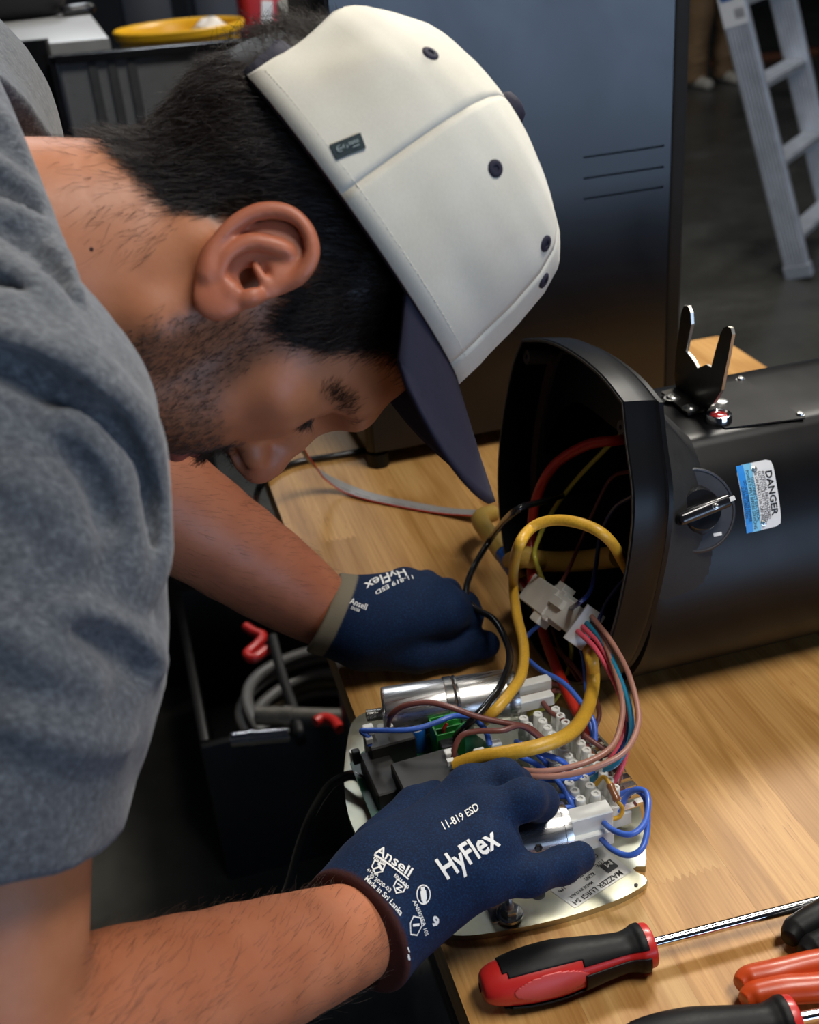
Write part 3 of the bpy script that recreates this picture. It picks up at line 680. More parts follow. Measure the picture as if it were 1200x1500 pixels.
wire('glossy yellow sleeved cable sweeping over the terminal strip to the circuit board', W_YEL, .0056, [(846, 890, I(.07)), (858, 932, I(.025)), (866, 962, I(-.008)), (869, 985, .052), (867, 1015, .045), (856, 1048, .060), (832, 1076, .070), (790, 1093, .074), (740, 1103, .070), (700, 1110, .062), (668, 1121, .052)], 'cable', name='cable', seg=12)
wire('red sleeved cable running down from inside the grinder behind the white connector', W_RED, .0046, [(935, 640, I(.08)), (905, 645, I(.05)), (860, 652, I(.03)), (812, 682, I(.015)), (786, 730, I(.012)), (778, 790, I(.008)), (780, 850, I(.0)), (794, 920, .030), (818, 985, .034), (840, 1032, .036), (866, 1080, .028)], 'cable', name='cable')
wire('yellow and green earth wire hanging through the grinder opening', W_YG, .0021, [(915, 632, I(.06)), (880, 665, I(.05)), (840, 708, I(.04)), (808, 752, I(.02)), (787, 795, I(.0)), (785, 822, I(-.01)), (805, 870, .05), (832, 925, .03), (837, 965, .015), (826, 1000, .010), (808, 1030, .012), (774, 1046, .016)])
wire('thin brown wire hanging in front of the yellow conduit inside the grinder', W_BROWN, .0017, [(925, 690, I(.05)), (896, 700, I(.06)), (872, 745, I(.05)), (852, 790, I(.04)), (835, 830, I(.02)), (815, 870, I(.0)), (806, 900, .03), (820, 950, .02), (850, 1000, .02)])
wire('dark blue wire looping inside the grinder opening', W_NAVY, .0019, [(930, 725, I(.02)), (900, 745, I(.03)), (880, 785, I(.03)), (873, 830, I(.02)), (865, 865, I(.0)), (846, 885, I(-.02)), (820, 900, .03)])
wire('navy wire lying along the bottom edge of the grinder opening', W_NAVY, .0017, [(925, 840, I(.03)), (905, 860, I(.02)), (885, 890, I(.01)), (872, 925, I(.0)), (862, 960, .02), (840, 1000, .018)])
# bundle from the white connector
bund = [(862, 905), (888, 940), (908, 985), (922, 1030), (924, 1065), (908, 1100), (872, 1126), (830, 1138), (790, 1137), (752, 1128)]
zz = [.085, .082, .078, .075, .072, .070, .066, .062, .060, .056]
wire('pale brown wire on the outside of the bundle leaving the white connector', W_ROSE, .0022, [(866, 902, .092), (893, 936, .092), (918, 980, .088), (933, 1030, .082), (934, 1065, .078), (916, 1100, .074), (878, 1122, .070), (830, 1135, .066), (785, 1137, .064), (748, 1132, .058)])
wire('pale brown wire just inside the outermost one of the connector bundle', W_ROSE, .0022, [(860, 906, .086), (884, 938, .086), (900, 980, .082), (912, 1030, .078), (908, 1068, .074), (895, 1095, .072), (865, 1114, .070), (825, 1126, .068), (785, 1130, .066), (746, 1124, .060)])
wire('upper pink wire leaving the white connector, ending at the spade tags', W_PINK, .0022, [(852, 916, .086), (880, 945, .083), (900, 985, .078), (918, 1030, .072), (922, 1075, .060), (912, 1120, .048), (897, 1148, .036), (884, 1160, .030)])
wire('lower pink wire leaving the white connector, curving inside the bundle', W_PINK, .0022, [(846, 924, .084), (872, 950, .080), (896, 990, .074), (913, 1035, .066), (913, 1080, .056), (896, 1110, .046), (875, 1130, .036)])
wire('teal wire running between the pale brown wires of the bundle', W_TEAL, .0022, [(857, 910, .088), (884, 942, .085), (905, 985, .082), (922, 1035, .075), (924, 1080, .066), (906, 1115, .056), (884, 1130, .044), (866, 1142, .034)])
wire('black wire running beside the teal one in the connector bundle', W_NAVY, .0020, [(855, 914, .084), (882, 948, .080), (902, 990, .076), (919, 1040, .068), (919, 1080, .060), (900, 1112, .050), (876, 1128, .040)])
# blue
wire('bright blue wire clipped to the relay at the far end of the plate', W_BLUE, .0022, [(541, 1092, .050), (540, 1080, .056), (530, 1071, .060), (545, 1070, .061), (600, 1069, .062), (635, 1060, .063), (665, 1049, .064), (692, 1052, .064), (710, 1068, .062), (718, 1092, .054)])
wire('blue wire falling from the grinder across the red cable', W_BLUE, .0021, [(790, 915, I(-.02)), (770, 935, .045), (765, 955, .045), (790, 980, .052), (825, 1000, .056), (852, 1030, .052), (870, 1058, .044), (872, 1090, .034)])
wire('blue wire hanging straight behind the lower yellow cable', W_BLUE, .0020, [(846, 935, .04), (855, 965, .045), (858, 1000, .045), (862, 1040, .04), (868, 1080, .03)])
wire('blue wire dropping on to the screw posts beside the glove fingertips', W_BLUE, .0021, [(762, 1108, .052), (790, 1122, .050), (815, 1142, .048), (834, 1170, .044), (842, 1192, .036)])
wire('blue wire reaching over to the middle screw posts', W_BLUE, .0021, [(756, 1086, .046), (790, 1102, .056), (818, 1112, .056), (831, 1122, .048), (830, 1132, .040)])
wire('short blue wire diving under the yellow cable to a nylon plug', W_BLUE, .0020, [(735, 1116, .040), (748, 1106, .046), (775, 1098, .050), (795, 1112, .048), (802, 1122, .040)])
wire('blue wire passing over the row of nylon posts', W_BLUE, .0018, [(790, 1142, .040), (815, 1143, .044), (845, 1140, .046), (875, 1128, .040)])
wire('pale blue wire curled beside the glove fingertip', W_BLUE, .0020, [(812, 1168, .040), (828, 1166, .044), (842, 1172, .042)])
wire('blue wire bent round below the curled one beside the fingertip', W_BLUE, .0020, [(808, 1172, .040), (822, 1182, .042), (838, 1182, .040), (845, 1176, .036)])
wire('upper blue loop sticking out past the spade tags on the right of the plate', W_BLUE, .0021, [(880, 1201, .036), (900, 1217, .040), (925, 1222, .042), (944, 1206, .044), (950, 1180, .046), (946, 1160, .046), (930, 1157, .044), (917, 1168, .036), (908, 1190, .026)])
wire('lower blue loop sticking out past the spade tags on the right of the plate', W_BLUE, .0021, [(880, 1228, .026), (898, 1245, .028), (922, 1253, .030), (942, 1240, .034), (949, 1205, .038), (945, 1170, .040), (932, 1158, .040), (912, 1162, .034), (900, 1170, .028)])
# brown on the board
wire('brown wire arching over the capacitor from the relay', W_BROWN, .0023, [(569, 1066, .052), (572, 1050, .070), (590, 1035, .080), (625, 1029, .084), (660, 1036, .082), (700, 1050, .074), (745, 1060, .066), (775, 1066, .060), (795, 1082, .050)])
wire('brown wire bending up from the green terminal block', W_BROWN, .0023, [(664, 1120, .044), (666, 1098, .056), (676, 1078, .064), (700, 1071, .066), (735, 1070, .066), (762, 1063, .064), (785, 1076, .056), (806, 1098, .044)])
wire('brown wire curled in a loop under the red cable', W_BROWN, .0021, [(826, 1005, .020), (808, 1002, .030), (793, 1008, .040), (792, 1022, .044), (806, 1042, .044), (830, 1058, .044), (860, 1080, .040), (890, 1102, .034), (908, 1125, .030), (905, 1150, .026)])
wire('second brown wire of the curl below the red cable', W_BROWN, .0021, [(830, 1014, .018), (812, 1012, .028), (800, 1022, .034), (806, 1040, .036), (826, 1062, .036), (855, 1088, .034), (874, 1118, .030)])
wire('brown wire hanging behind the lower yellow cable', W_BROWN, .0020, [(812, 950, .03), (840, 975, .035), (868, 1015, .04), (878, 1045, .04), (870, 1070, .032)])
wire('brown wire tucked between the glove and the nylon plugs', W_BROWN, .0022, [(672, 1128, .046), (690, 1124, .050), (715, 1126, .050), (735, 1122, .046)])
wire('thin green wire entering the green terminal block', W_GREEN, .0014, [(662, 1082, .044), (672, 1068, .056), (684, 1056, .060), (692, 1046, .056)])
wire('thin red wire entering the green terminal block', W_RED, .0014, [(650, 1080, .044), (650, 1068, .054), (655, 1060, .058)])
# resistor in a brown sleeve
rs = empty('resistor_lead', T(893, 1155, .93), 'orange lead with a brown sleeved resistor at the spade tags', 'resistor')
bm = bmesh.new(); bm_tube(bm, spline([T(872, 1150, .945), T(884, 1138, .952), (T(894, 1150, .95)), T(904, 1172, .944), T(912, 1184, .936), T(908, 1196, .93), T(896, 1200, .928)], 8), .0016, 8); obj('lead', bm, W_YEL, rs, sm=.9)
a, b = T(893, 1148, .951), T(905, 1174, .944); bm = bmesh.new(); L_ = np.linalg.norm(b-a)
bm_lathe(bm, [(0, 0), (.0026, .0004), (.0030, .002), (.0026, .004), (.0026, L_-.004), (.0030, L_-.002), (.0026, L_-.0003), (0, L_)], frame(a, None, unit(np.cross((0, 0, 1), b-a)), b-a), 16, caps=False); obj('resistor_body', bm, mat('brown_ceramic', (.24, .085, .03), .3, coat=.3), rs, sm=.7)
# --- yellow conduit with blue tape, ending at the white connector
cd = empty('yellow_conduit', T(735, 800, .93), 'yellow braided conduit with a blue tape wrap leading to the white connector', 'conduit')
cpts = [PP(905, 815, GO+_n*.05, _n), PP(850, 822, GO+_n*.04, _n), PP(795, 822, GO+_n*.02, _n), PP(770, 816, GO+_n*-.01, _n), T(748, 824, .946)]
bm = bmesh.new(); bm_tube(bm, spline(cpts, 10), .0095, 14); obj('inner_length', bm, W_CON, cd, sm=.9)
q0, q1, q2, q3 = T(704, 764, .945), T(738, 812, .948), T(762, 846, .950), T(774, 862, .951)
bm = bmesh.new(); bm_tube(bm, spline([T(722, 752, .935), T(708, 756, .940), q0, (q0+q1)/2, q1], 8), .0090, 16); obj('outer_length', bm, W_CON, cd, sm=.9)
bm = bmesh.new(); bm_tube(bm, [q1, (q1+q2)/2, q2], .0084, 16); obj('blue_tape', bm, mat('blue_tape', (.012, .085, .33), .45), cd, sm=.9)
ax = unit(q3-q2); bm = bmesh.new(); bm_lathe(bm, [(.0070, 0), (.0086, 0), (.0086, .011), (.0070, .011), (.0070, .001)], frame(q2, None, unit(np.cross((0, 0, 1), ax)), ax), 24, caps=False); obj('cut_end', bm, W_CON, cd, sm=.5)
pk = T(782, 872, .956)
for dx, m_, nm in ((-.003, W_PINK, 'core'), (0, W_RED, 'core'), (.003, W_PINK, 'core'), (.0055, mat('cream_insulation', (.7, .6, .45), .4), 'core'), (-.005, W_YG, 'core')):
    s_ = unit(np.cross(ax, (0, 0, 1))); bm = bmesh.new(); bm_tube(bm, [q2+s_*dx*.8, q3+s_*dx, pk+s_*dx*1.2+ax*.006], .0019, 8); obj(nm, bm, m_, cd, sm=.9)
# --- white connector
C0, C1 = T(783, 866, .957), T(858, 920, .985); ca = unit(C1-C0); cl = np.linalg.norm(C1-C0); CM = frame((C0+C1)/2, ca, None, np.cross(np.cross(ca, -unit(ray(820, 893))), ca))
cn = empty('plug_connector', (C0+C1)/2, 'white nylon multi-pin plug and socket joining the wire bundles', 'connector')
bm = bmesh.new(); bm_box(bm, (cl*.50, .026, .020), CM, .0008, 1, loc=(-cl*.25, 0, 0)); bm_box(bm, (cl*.22, .030, .017), CM, .0008, 1, loc=(-cl*.02, .0, 0)); bm_box(bm, (cl*.12, .009, .012), CM, .0005, 1, loc=(-cl*.04, .0155, .003)); bm_box(bm, (cl*.14, .010, .012), CM, .0005, 1, loc=(-cl*.08, -.016, .003)); obj('socket_half', bm, nyl, cn)
bm = bmesh.new(); bm_box(bm, (cl*.44, .0235, .0175), CM, .0008, 1, loc=(cl*.26, 0, 0)); bm_box(bm, (.0022, .033, .020), CM, .0004, 1, loc=(cl*.48, 0, 0)); bm_box(bm, (cl*.2, .008, .004), CM, .0004, 1, loc=(cl*.10, .004, .0105)); obj('plug_half', bm, nyl, cn)
# --- ribbon cable
rp = [T(*q) for q in ((436, 648, .985), (448, 668, .96), (468, 692, .93), (500, 712, .909), (540, 727, .904), (600, 740, .903), (655, 749, .904), (715, 753, .912))]
rpd = spline(rp, 10); bm = bmesh.new(); wd_ = .0062; rows_ = []
for i, q in enumerate(rpd):
    t = rpd[min(i+1, len(rpd)-1)]-rpd[max(i-1, 0)]; s_ = unit(np.cross((0, 0, 1), t)); f_ = i/len(rpd); s_ = unit(s_+V3(0, 0, .9*(1-f_)**2))
    rows_.append([bm.verts.new(q+s_*wd_*k/5+V3(0, 0, .0005*(k % 2))) for k in range(-5, 6)])
for a, b in zip(rows_[:-1], rows_[1:]):
    for k in range(10):
        f = bm.faces.new((a[k], a[k+1], b[k+1], b[k])); f.material_index = 0
gr = mat('grey_ribbon', (.30, .29, .28), .45, var=.04); me = to_mesh(bm, 'ribbon_cable'); me.materials.append(gr)
rb = link('ribbon_cable', me); md = rb.modifiers.new('thickness', 'SOLIDIFY'); md.thickness = .0009; smooth(me)
tag(rb, 'flat grey ribbon cable with one red edge lying across the bench below the cap bill', 'ribbon cable')
for sgn_ in (-1, 1):
    e = [np.array(r[0 if sgn_ < 0 else -1].co) if False else None for r in []]
edge = [q+0 for q in rpd]; ee = []
for i, q in enumerate(rpd):
    t = rpd[min(i+1, len(rpd)-1)]-rpd[max(i-1, 0)]; s_ = unit(np.cross((0, 0, 1), t)); f_ = i/len(rpd); s_ = unit(s_+V3(0, 0, .9*(1-f_)**2)); ee.append((q+s_*wd_*1.02, q-s_*wd_*1.02))
k_near = 0 if proj(ee[40][0])[1] > proj(ee[40][1])[1] else 1
bm = bmesh.new(); bm_tube(bm, [x[k_near]+V3(0, 0, .0003) for x in ee], .0008, 6); obj('red_edge', bm, W_RED, rb, sm=.9)
bm = bmesh.new()
me_t = text_mesh('- --   --- --  ---- ---   -- --  ------', .0042, .0003, align='LEFT', res=1); xs = [v.co.x for v in me_t.vertices]; x0_, x1_ = min(xs), max(xs)
cum = np.concatenate([[0], np.cumsum(np.linalg.norm(np.diff(rpd, axis=0), axis=1))]); tot = cum[-1]
for v in me_t.vertices:
    s_ = tot*.30+(1-(v.co.x-x0_)/(x1_-x0_))*tot*.55; q = np.array([np.interp(s_, cum, rpd[:, k]) for k in range(3)]); i = int(np.searchsorted(cum, s_)); sd_ = unit(ee[min(i, len(ee)-1)][k_near]-rpd[min(i, len(rpd)-1)]); v.co = q+sd_*(.0036+v.co.y*.8)*-1*-1+V3(0, 0, .0013)
link('print', me_t, black_ink, rb)
wire('black power cable running from under the machine over the left edge of the bench', W_BLACK, .0042, [(375, 745, -.12), (377, 722, -.02), (388, 703, .004), (405, 690, .0046), (440, 676, .0046), (490, 668, .0046), (540, 658, .0046), (600, 640, .0046)], 'cable', name='power_cable')
wire('black lead lying on the bench behind the left glove', W_BLACK, .0034, [(440, 850, .05), (468, 842, .012), (485, 850, .006), (510, 864, .0044), (545, 880, .0036)], 'cable', name='cable')
wire('grey-black cable drooping off the base plate beside the right forearm', W_BLACK, .0040, [(540, 1150, .018), (520, 1136, .018), (500, 1140, .012), (480, 1155, -.005), (458, 1190, -.05), (440, 1235, -.10), (426, 1285, -.16), (412, 1330, -.22), (400, 1400, -.3)], 'cable', name='cable')
# ------------------------------------------------------------------ hand tools
redp = mat('red_tool_plastic', (.56, .022, .018), .34, var=.05, scale=30, coat=.15); blkr = mat('black_tool_rubber', (.0055, .0055, .006), .5, scale=400, bmp=.08)
blkr.node_tree.nodes['Principled BSDF'].inputs['Specular IOR Level'].default_value = .22
pinkp = mat('pale_red_pad', (.60, .07, .07), .42, var=.06, scale=60); chrome = mat('chrome', (.8, .8, .8), .08, 1., .03)
def screwdriver(M, label, shaft, full=True):
    """local x from the butt to the tip, z up"""
    e = empty('screwdriver', tuple(M.translation)); tag(e, label, 'screwdriver', 'red and black screwdrivers')
    pr = [(0, .003), (.0020, .0085), (.008, .0120), (.018, .0142), (.032, .0158), (.050, .0160), (.066, .0142), (.082, .0120), (.094, .0108), (.1005, .0120), (.1045, .0134), (.111, .0134), (.113, .0120), (.114, .006)]
    n = 132; xs = spline([(a, b, 0) for a, b in pr], 14)
    def shell(test, off, name, m, par):
        bm = bmesh.new(); ring = []
        for x, r, _ in xs: ring.append([bm.verts.new(M@Vector((x, (r+off)*1.06*math.cos(2*math.pi*k/n), (r+off)*math.sin(2*math.pi*k/n)))) for k in range(n)])
        for i in range(len(xs)-1):
            for k in range(n):
                a = (2*math.pi*(k+.5)/n) % (2*math.pi)
                if test((xs[i][0]+xs[i+1][0])/2, math.degrees(a)): bm.faces.new((ring[i][k], ring[i+1][k], ring[i+1][(k+1) % n], ring[i][(k+1) % n]))
        bmesh.ops.delete(bm, geom=[v for v in bm.verts if not v.link_faces], context='VERTS')
        o = obj(name, bm, m, par, sm=.9)
        if off > 0: md = o.modifiers.new('thickness', 'SOLIDIFY'); md.thickness = .0012; md.offset = -1
        return o
    shell(lambda x, a: True, 0, 'handle_core', redp, e)
    def grip(x, a):
        # a: 0 = +y (far side), 90 = up, 180 = -y (towards the camera)
        if x < .013 or x > .1075: return False
        up = (28 < a < 122) or (208 < a < 302)
        if x > .064: up = not (138 < a < 158 or 318 < a < 338)
        if .016 > x: up = up and (45 < a < 110 or 225 < a < 290)
        return up
    shell(grip, .0007, 'rubber_grip', blkr, e)
    shell(lambda x, a: .018 < x < .066 and (134 < a < 190) and ((x-.042)/.024)**2+((a-162)/28)**2 < 1, .0005, 'grip_pad', pinkp, e)
    bm = bmesh.new(); Ms = M@Matrix.Translation((.112, 0, 0))@Matrix.Rotation(math.pi/2, 4, 'Y')
    bm_lathe(bm, [(.0036, 0), (.0036, shaft-.012), (.0030, shaft-.004), (.0012, shaft), (0, shaft)], Ms, 18, caps=False); obj('shaft', bm, chrome, e, sm=.6)
    return e
a, b = T(703, 1447, TZ+.0165), T(942, 1386, TZ+.0150); k_s = np.linalg.norm(b-a)/.112
screwdriver(frame(a, b-a, None, (0, 0, 1)), 'screwdriver with its whole red and black handle in view on the bench beside the glove', .17)
a2, b2 = T(880, 1548, TZ+.0165), T(1163, 1493, TZ+.0150)
screwdriver(frame(b2-unit(b2-a2)*.112, b2-a2, None, (0, 0, 1)), 'screwdriver below the orange pliers, only black grip and red collar in view', .16)
def pliers(label, m, paths, r, head, cat='pliers', flat=1.):
    e = empty('pliers', tuple(paths[0][0])); tag(e, label, cat)
    for p in paths:
        bm = bmesh.new(); q = spline(p, 8); rr = np.array([r*.55, r*.92, r, r*.98, r*.92, r*.85]); bm_tube(bm, q, list(rr), 16, flat)
        bmesh.ops.subdivide_edges(bm, edges=[], cuts=0); obj('handle', bm, m, e, sm=1.2)
    bm = bmesh.new(); h0, h1 = head; d = unit(h1-h0); M = frame((h0+h1)/2, d, None, (0, 0, 1)); L_ = np.linalg.norm(h1-h0)
    pts = [(-L_/2, -.007), (-L_*.2, -.012), (0, -.012), (L_*.5, -.003), (L_*.5, .003), (0, .012), (-L_*.2, .012), (-L_/2, .007)]
    bm_prism(bm, pts, -.005, .005, M, .001); obj('jaws', bm, steel, e, sm=.4)
    bm = bmesh.new(); bm_lathe(bm, [(.0055, 0), (.0055, .0062), (.004, .0068), (0, .0068)], frame((h0+h1)/2-d*L_*.2, d, None, (0, 0, 1)), 24, caps=False); obj('pivot', bm, zinc, e, sm=.5)
    return e
org = mat('orange_dipped_vinyl', (.52, .058, .008), .36, var=.05, scale=40, coat=.1)
pliers('orange-handled pliers lying at the right edge of the bench, jaws out of the picture', org,
       [[T(1083, 1443, TZ+.012), T(1098, 1434, TZ+.012), T(1140, 1426, TZ+.013), T(1200, 1412, TZ+.013), T(1260, 1408, TZ+.012), T(1300, 1412, TZ+.011)],
        [T(1090, 1466, TZ+.012), T(1106, 1458, TZ+.012), T(1150, 1450, TZ+.013), T(1200, 1446, TZ+.013), T(1260, 1436, TZ+.012), T(1300, 1424, TZ+.011)]], .0090, (T(1295, 1418, TZ+.010), T(1385, 1400, TZ+.010)))
pliers('black-handled pliers at the right edge of the bench, behind the orange ones', blkr,
       [[T(1156, 1376, TZ+.013), T(1166, 1364, TZ+.013), T(1190, 1350, TZ+.014), T(1225, 1332, TZ+.014), T(1270, 1318, TZ+.013), T(1310, 1312, TZ+.011)],
        [T(1177, 1398, TZ+.012), T(1190, 1390, TZ+.012), T(1215, 1380, TZ+.013), T(1245, 1362, TZ+.013), T(1280, 1338, TZ+.012), T(1310, 1322, TZ+.011)]], .0100, (T(1305, 1316, TZ+.010), T(1385, 1290, TZ+.010)))

# ------------------------------------------------------------------ tall black machine standing on the bench
mc = empty('black_machine', (.43, 1.25, TZ), 'tall black machine with a smooth side panel and three vent slots, standing on the bench', 'machine')
pm, nt, bs = nodes('scuffed_black_panel'); v = coords(nt)
bs.inputs['Base Color'].default_value = (.004, .005, .008, 1)
nt.links.new(ramp(nt, noise(nt, v, 5, 6, .6, .8), [(.3, (.26,)*3), (.7, (.36,)*3)]), bs.inputs['Roughness'])
bs.inputs['Specular IOR Level'].default_value = .55
FY = 1.215; ZB, ZT = TZ+.018, 1.75
blk = mat('satin_black_sheet', (.004, .004, .0045), .45)
bm = bmesh.new(); bm_box(bm, (.398, .20, ZT-ZB), None, .010, 3, loc=(.431, FY+.103, (ZB+ZT)/2)); obj('cabinet', bm, blk, mc, sm=.5)
bm = bmesh.new(); sl_z = [1.186, 1.2085, 1.2315]; h_ = .00125; xl, xr = .5065, .6035; PX0, PX1, PZ0, PZ1 = .2405, .6115, ZB+.006, ZT-.006
def pan(x0, x1, z0, z1): bm_box(bm, (x1-x0, .003, z1-z0), None, 0, loc=((x0+x1)/2, FY+.0010, (z0+z1)/2))
pan(PX0, xl, PZ0, PZ1); pan(xr, PX1, PZ0, PZ1); ed = [PZ0]+[q for z in sl_z for q in (z-h_, z+h_)]+[PZ1]
for i in range(0, len(ed), 2): pan(xl, xr, ed[i], ed[i+1])
obj('side_panel', bm, pm, mc)
bm = bmesh.new(); bm_box(bm, (.0185, .012, ZT-ZB-.004), None, .004, 3, loc=(.6215, FY+.006, (ZB+ZT)/2)); obj('corner_trim', bm, mat('black_rubber_trim', (.002, .002, .002), .8), mc, sm=.6)
for x, y in ((.247, FY+.015), (.60, FY+.03), (.26, FY+.18), (.60, FY+.18)):
    bm = bmesh.new(); bm_lathe(bm, [(.012, 0), (.0135, .006), (.0140, .0185)], Matrix.Translation((x, y, TZ)), 20); obj('foot', bm, blkr, mc, sm=.5)

# ------------------------------------------------------------------ crate with hoses on the floor behind the bench
cx0, cy0, ch = -.035, 1.535, .30
cr = empty('crate', (cx0+.35, cy0+.25, 0), 'black open crate on the floor behind the bench holding coiled hoses', 'crate')
for n_, sz, lo in (('wall', (.70, .015, ch), (.35, .0075, ch/2)), ('wall', (.70, .015, ch), (.35, .50, ch/2)), ('wall', (.015, .47, ch), (.0075, .254, ch/2)), ('wall', (.015, .47, ch), (.6925, .254, ch/2)), ('bottom', (.66, .46, .012), (.35, .254, .012))):
    bm = bmesh.new(); bm_box(bm, sz, None, .003, 2, loc=(cx0+lo[0], cy0+lo[1], lo[2])); obj(n_, bm, blk, cr, sm=.5)
hose = mat('grey_hose', (.16, .155, .15), .4, scale=20); hc = T(470, 985, .21)
for i, (r_, z_, rr) in enumerate(((.155, .035, .012), (.150, .062, .012), (.145, .090, .012), (.158, .118, .011), (.150, .143, .012))):
    bm = bmesh.new(); bm_tube(bm, [(hc[0]+r_*math.cos(a)+.01*math.sin(3*a+i), hc[1]+r_*math.sin(a)*1.1, z_-.001+.006*a/6.3*2) for a in np.linspace(0, 6.2, 60)], rr, 10)
    tag(obj('hose', bm, hose if i != 1 else mat('tan_hose', (.13, .10, .06), .5), None, sm=.9), ['lowest grey hose ring in the crate', 'tan hose ring in the crate, second from the bottom', 'middle grey hose ring in the crate', 'grey hose ring in the crate just under the topmost one', 'topmost grey hose ring in the crate'][i], 'hose', 'hoses in the crate')
def rod(name, label, cat, m, a, b, r): bm = bmesh.new(); ax = unit(b-a); L_ = np.linalg.norm(b-a); bm_lathe(bm, [(0, 0), (r*.8, 0), (r, .002), (r, L_*.3), (r*1.12, L_*.31), (r*1.12, L_*.42), (r, L_*.43), (r, L_-.002), (r*.8, L_), (0, L_)], frame(a, None, unit(np.cross((0, 0, 1), ax)), ax), 24, caps=False); return tag(obj(name, bm, m, None, sm=.5), label, cat)
rod('pipe', 'dull metal pipe lying across the crate above the chrome tube', 'pipe', mat('dull_pipe', (.20, .19, .17), .45, .8), T(375, 1048, ch+.018), T(505, 1052, ch+.018), .016)
rod('chrome_tube', 'short chrome tube resting on the front rim of the crate', 'tube', chrome, T(338, 1084, ch+.012), T(425, 1076, ch+.012), .0125)
for lab, pts in (('red tool grip bent in a hook in the crate beside the forearm', [(360, 918), (372, 926), (385, 932), (376, 945), (362, 958), (372, 964), (392, 950)]), ('orange-red tool grip lying at the front of the crate under the glove cuff', [(462, 1058), (474, 1052), (488, 1056), (498, 1068)])):
    z_ = .34 if 'hook' in lab else ch+.04; bm = bmesh.new(); bm_tube(bm, spline([T(*q, z_) for q in pts], 6), .009, 10); tag(obj('tool_grip', bm, redp, None, sm=.9), lab, 'tool grip')
bm = bmesh.new(); bm_tube(bm, spline([T(398, 930, .36), T(412, 985, .34), T(430, 1040, .325), T(438, 1075, .315), T(442, 1090, .28)], 6), .009, 8, .35); tag(obj('strap', bm, blkr, None, sm=.9), 'black strap hanging across the hoses into the crate', 'strap')

# ------------------------------------------------------------------ back of the workshop, upper left
greyp = mat('light_grey_laminate', (.36, .37, .38), .4, var=.05)
d0 = 2.1; zt = P(80, 62, d0)[2]
bt = empty('side_table', (P(60, 60, d0)[0], P(60, 60, d0)[1], 0), 'grey-topped table with dark base at the back left of the workshop', 'table')
a, b = P(-90, 76, d0), P(160, 56, d0); c_, d_ = P(130, -60, 3.5), P(-140, -60, 3.5); q4 = [(a[0], a[1]), (b[0], b[1]), (b[0]-.02, b[1]+.62), (a[0]+.05, a[1]+.62)]
bm = bmesh.new(); bm_prism(bm, q4, zt-.035, zt, bev=.004); obj('top', bm, greyp, bt, sm=.4)
bm = bmesh.new(); bm_prism(bm, [(a[0]+.02, a[1]+.03), (b[0]-.03, b[1]+.03), (b[0]-.06, b[1]+.58), (a[0]+.06, a[1]+.58)], 0, zt-.036); obj('base', bm, mat('navy_sheet', (.012, .016, .026), .5), bt)
t0 = PP(115, 22, (0, 0, zt), np.array((0, 0, 1.))); bm = bmesh.new(); bm_box(bm, (.075, .045, .022), Matrix.Translation(t0+V3(0, 0, .012))@Matrix.Rotation(.15, 4, 'Z'), .010, 3); tag(obj('computer_mouse', bm, kp, None, sm=.8), 'small black oblong gadget lying on the grey-topped table', 'gadget')
t0 = PP(22, 30, (0, 0, zt), np.array((0, 0, 1.))); bm = bmesh.new(); vs = bm_box(bm, (.24, .18, .15), Matrix.Translation(t0+V3(0, .05, .076)), .045, 4); tag(obj('tool_bag', bm, mat('black_nylon_bag', (.016, .015, .017), .7, scale=150, bmp=.2), None, sm=.9), 'rounded black bag on the grey-topped table, cut off by the top left corner', 'bag')
# yellow bucket on a trolley
bc = P(262, 38, 2.75); br = 95*2.75/F; btop = bc[2]
tr = empty('trolley', (bc[0]+.1, bc[1]+.15, 0), 'dark trolley at the back that carries the yellow bucket', 'trolley')
bm = bmesh.new(); bm_box(bm, (.62, .44, .03), None, .004, loc=(bc[0]+.16, bc[1]+.06, btop-.185)); obj('top', bm, mat('trolley_top', (.055, .06, .07), .5), tr)
for sx_ in (-1, 1):
    for sy_ in (-1, 1): bm = bmesh.new(); bm_box(bm, (.04, .04, btop-.20), None, .003, loc=(bc[0]+.16+sx_*.28, bc[1]+.06+sy_*.19, (btop-.20)/2)); obj('leg', bm, dark, tr)
yel = mat('yellow_bucket_plastic', (.72, .40, .012), .38, var=.05, scale=8)
bk = empty('bucket', (bc[0], bc[1], btop-.17), 'round yellow plastic bucket at the back of the workshop', 'bucket')
bm = bmesh.new(); bm_lathe(bm, [(0, -.165), (br*.74, -.165), (br*.76, -.168), (br*.93, -.022), (br*.96, -.020), (br, -.014), (br*1.01, 0), (br*.99, .003), (br*.96, 0), (br*.93, -.01), (br*.74, -.155), (0, -.155)], Matrix.Translation(bc), 48, caps=False); obj('tub', bm, yel, bk, sm=.6)
cc = bc+V3(br*.42, -br*.50, -.012); bm = bmesh.new(); bmesh.ops.create_icosphere(bm, subdivisions=3, radius=.034, matrix=Matrix.Translation(cc)@Matrix.Diagonal((1.1, .8, .8, 1)))
for v in bm.verts: v.co += Vector((RNG.normal(0, .004), RNG.normal(0, .004), RNG.normal(0, .004)))
tag(obj('rag', bm, mat('white_cloth', (.7, .68, .66), .9, scale=30, bmp=.3), None, sm=1.5), 'crumpled white rag lying inside the yellow bucket', 'rag')
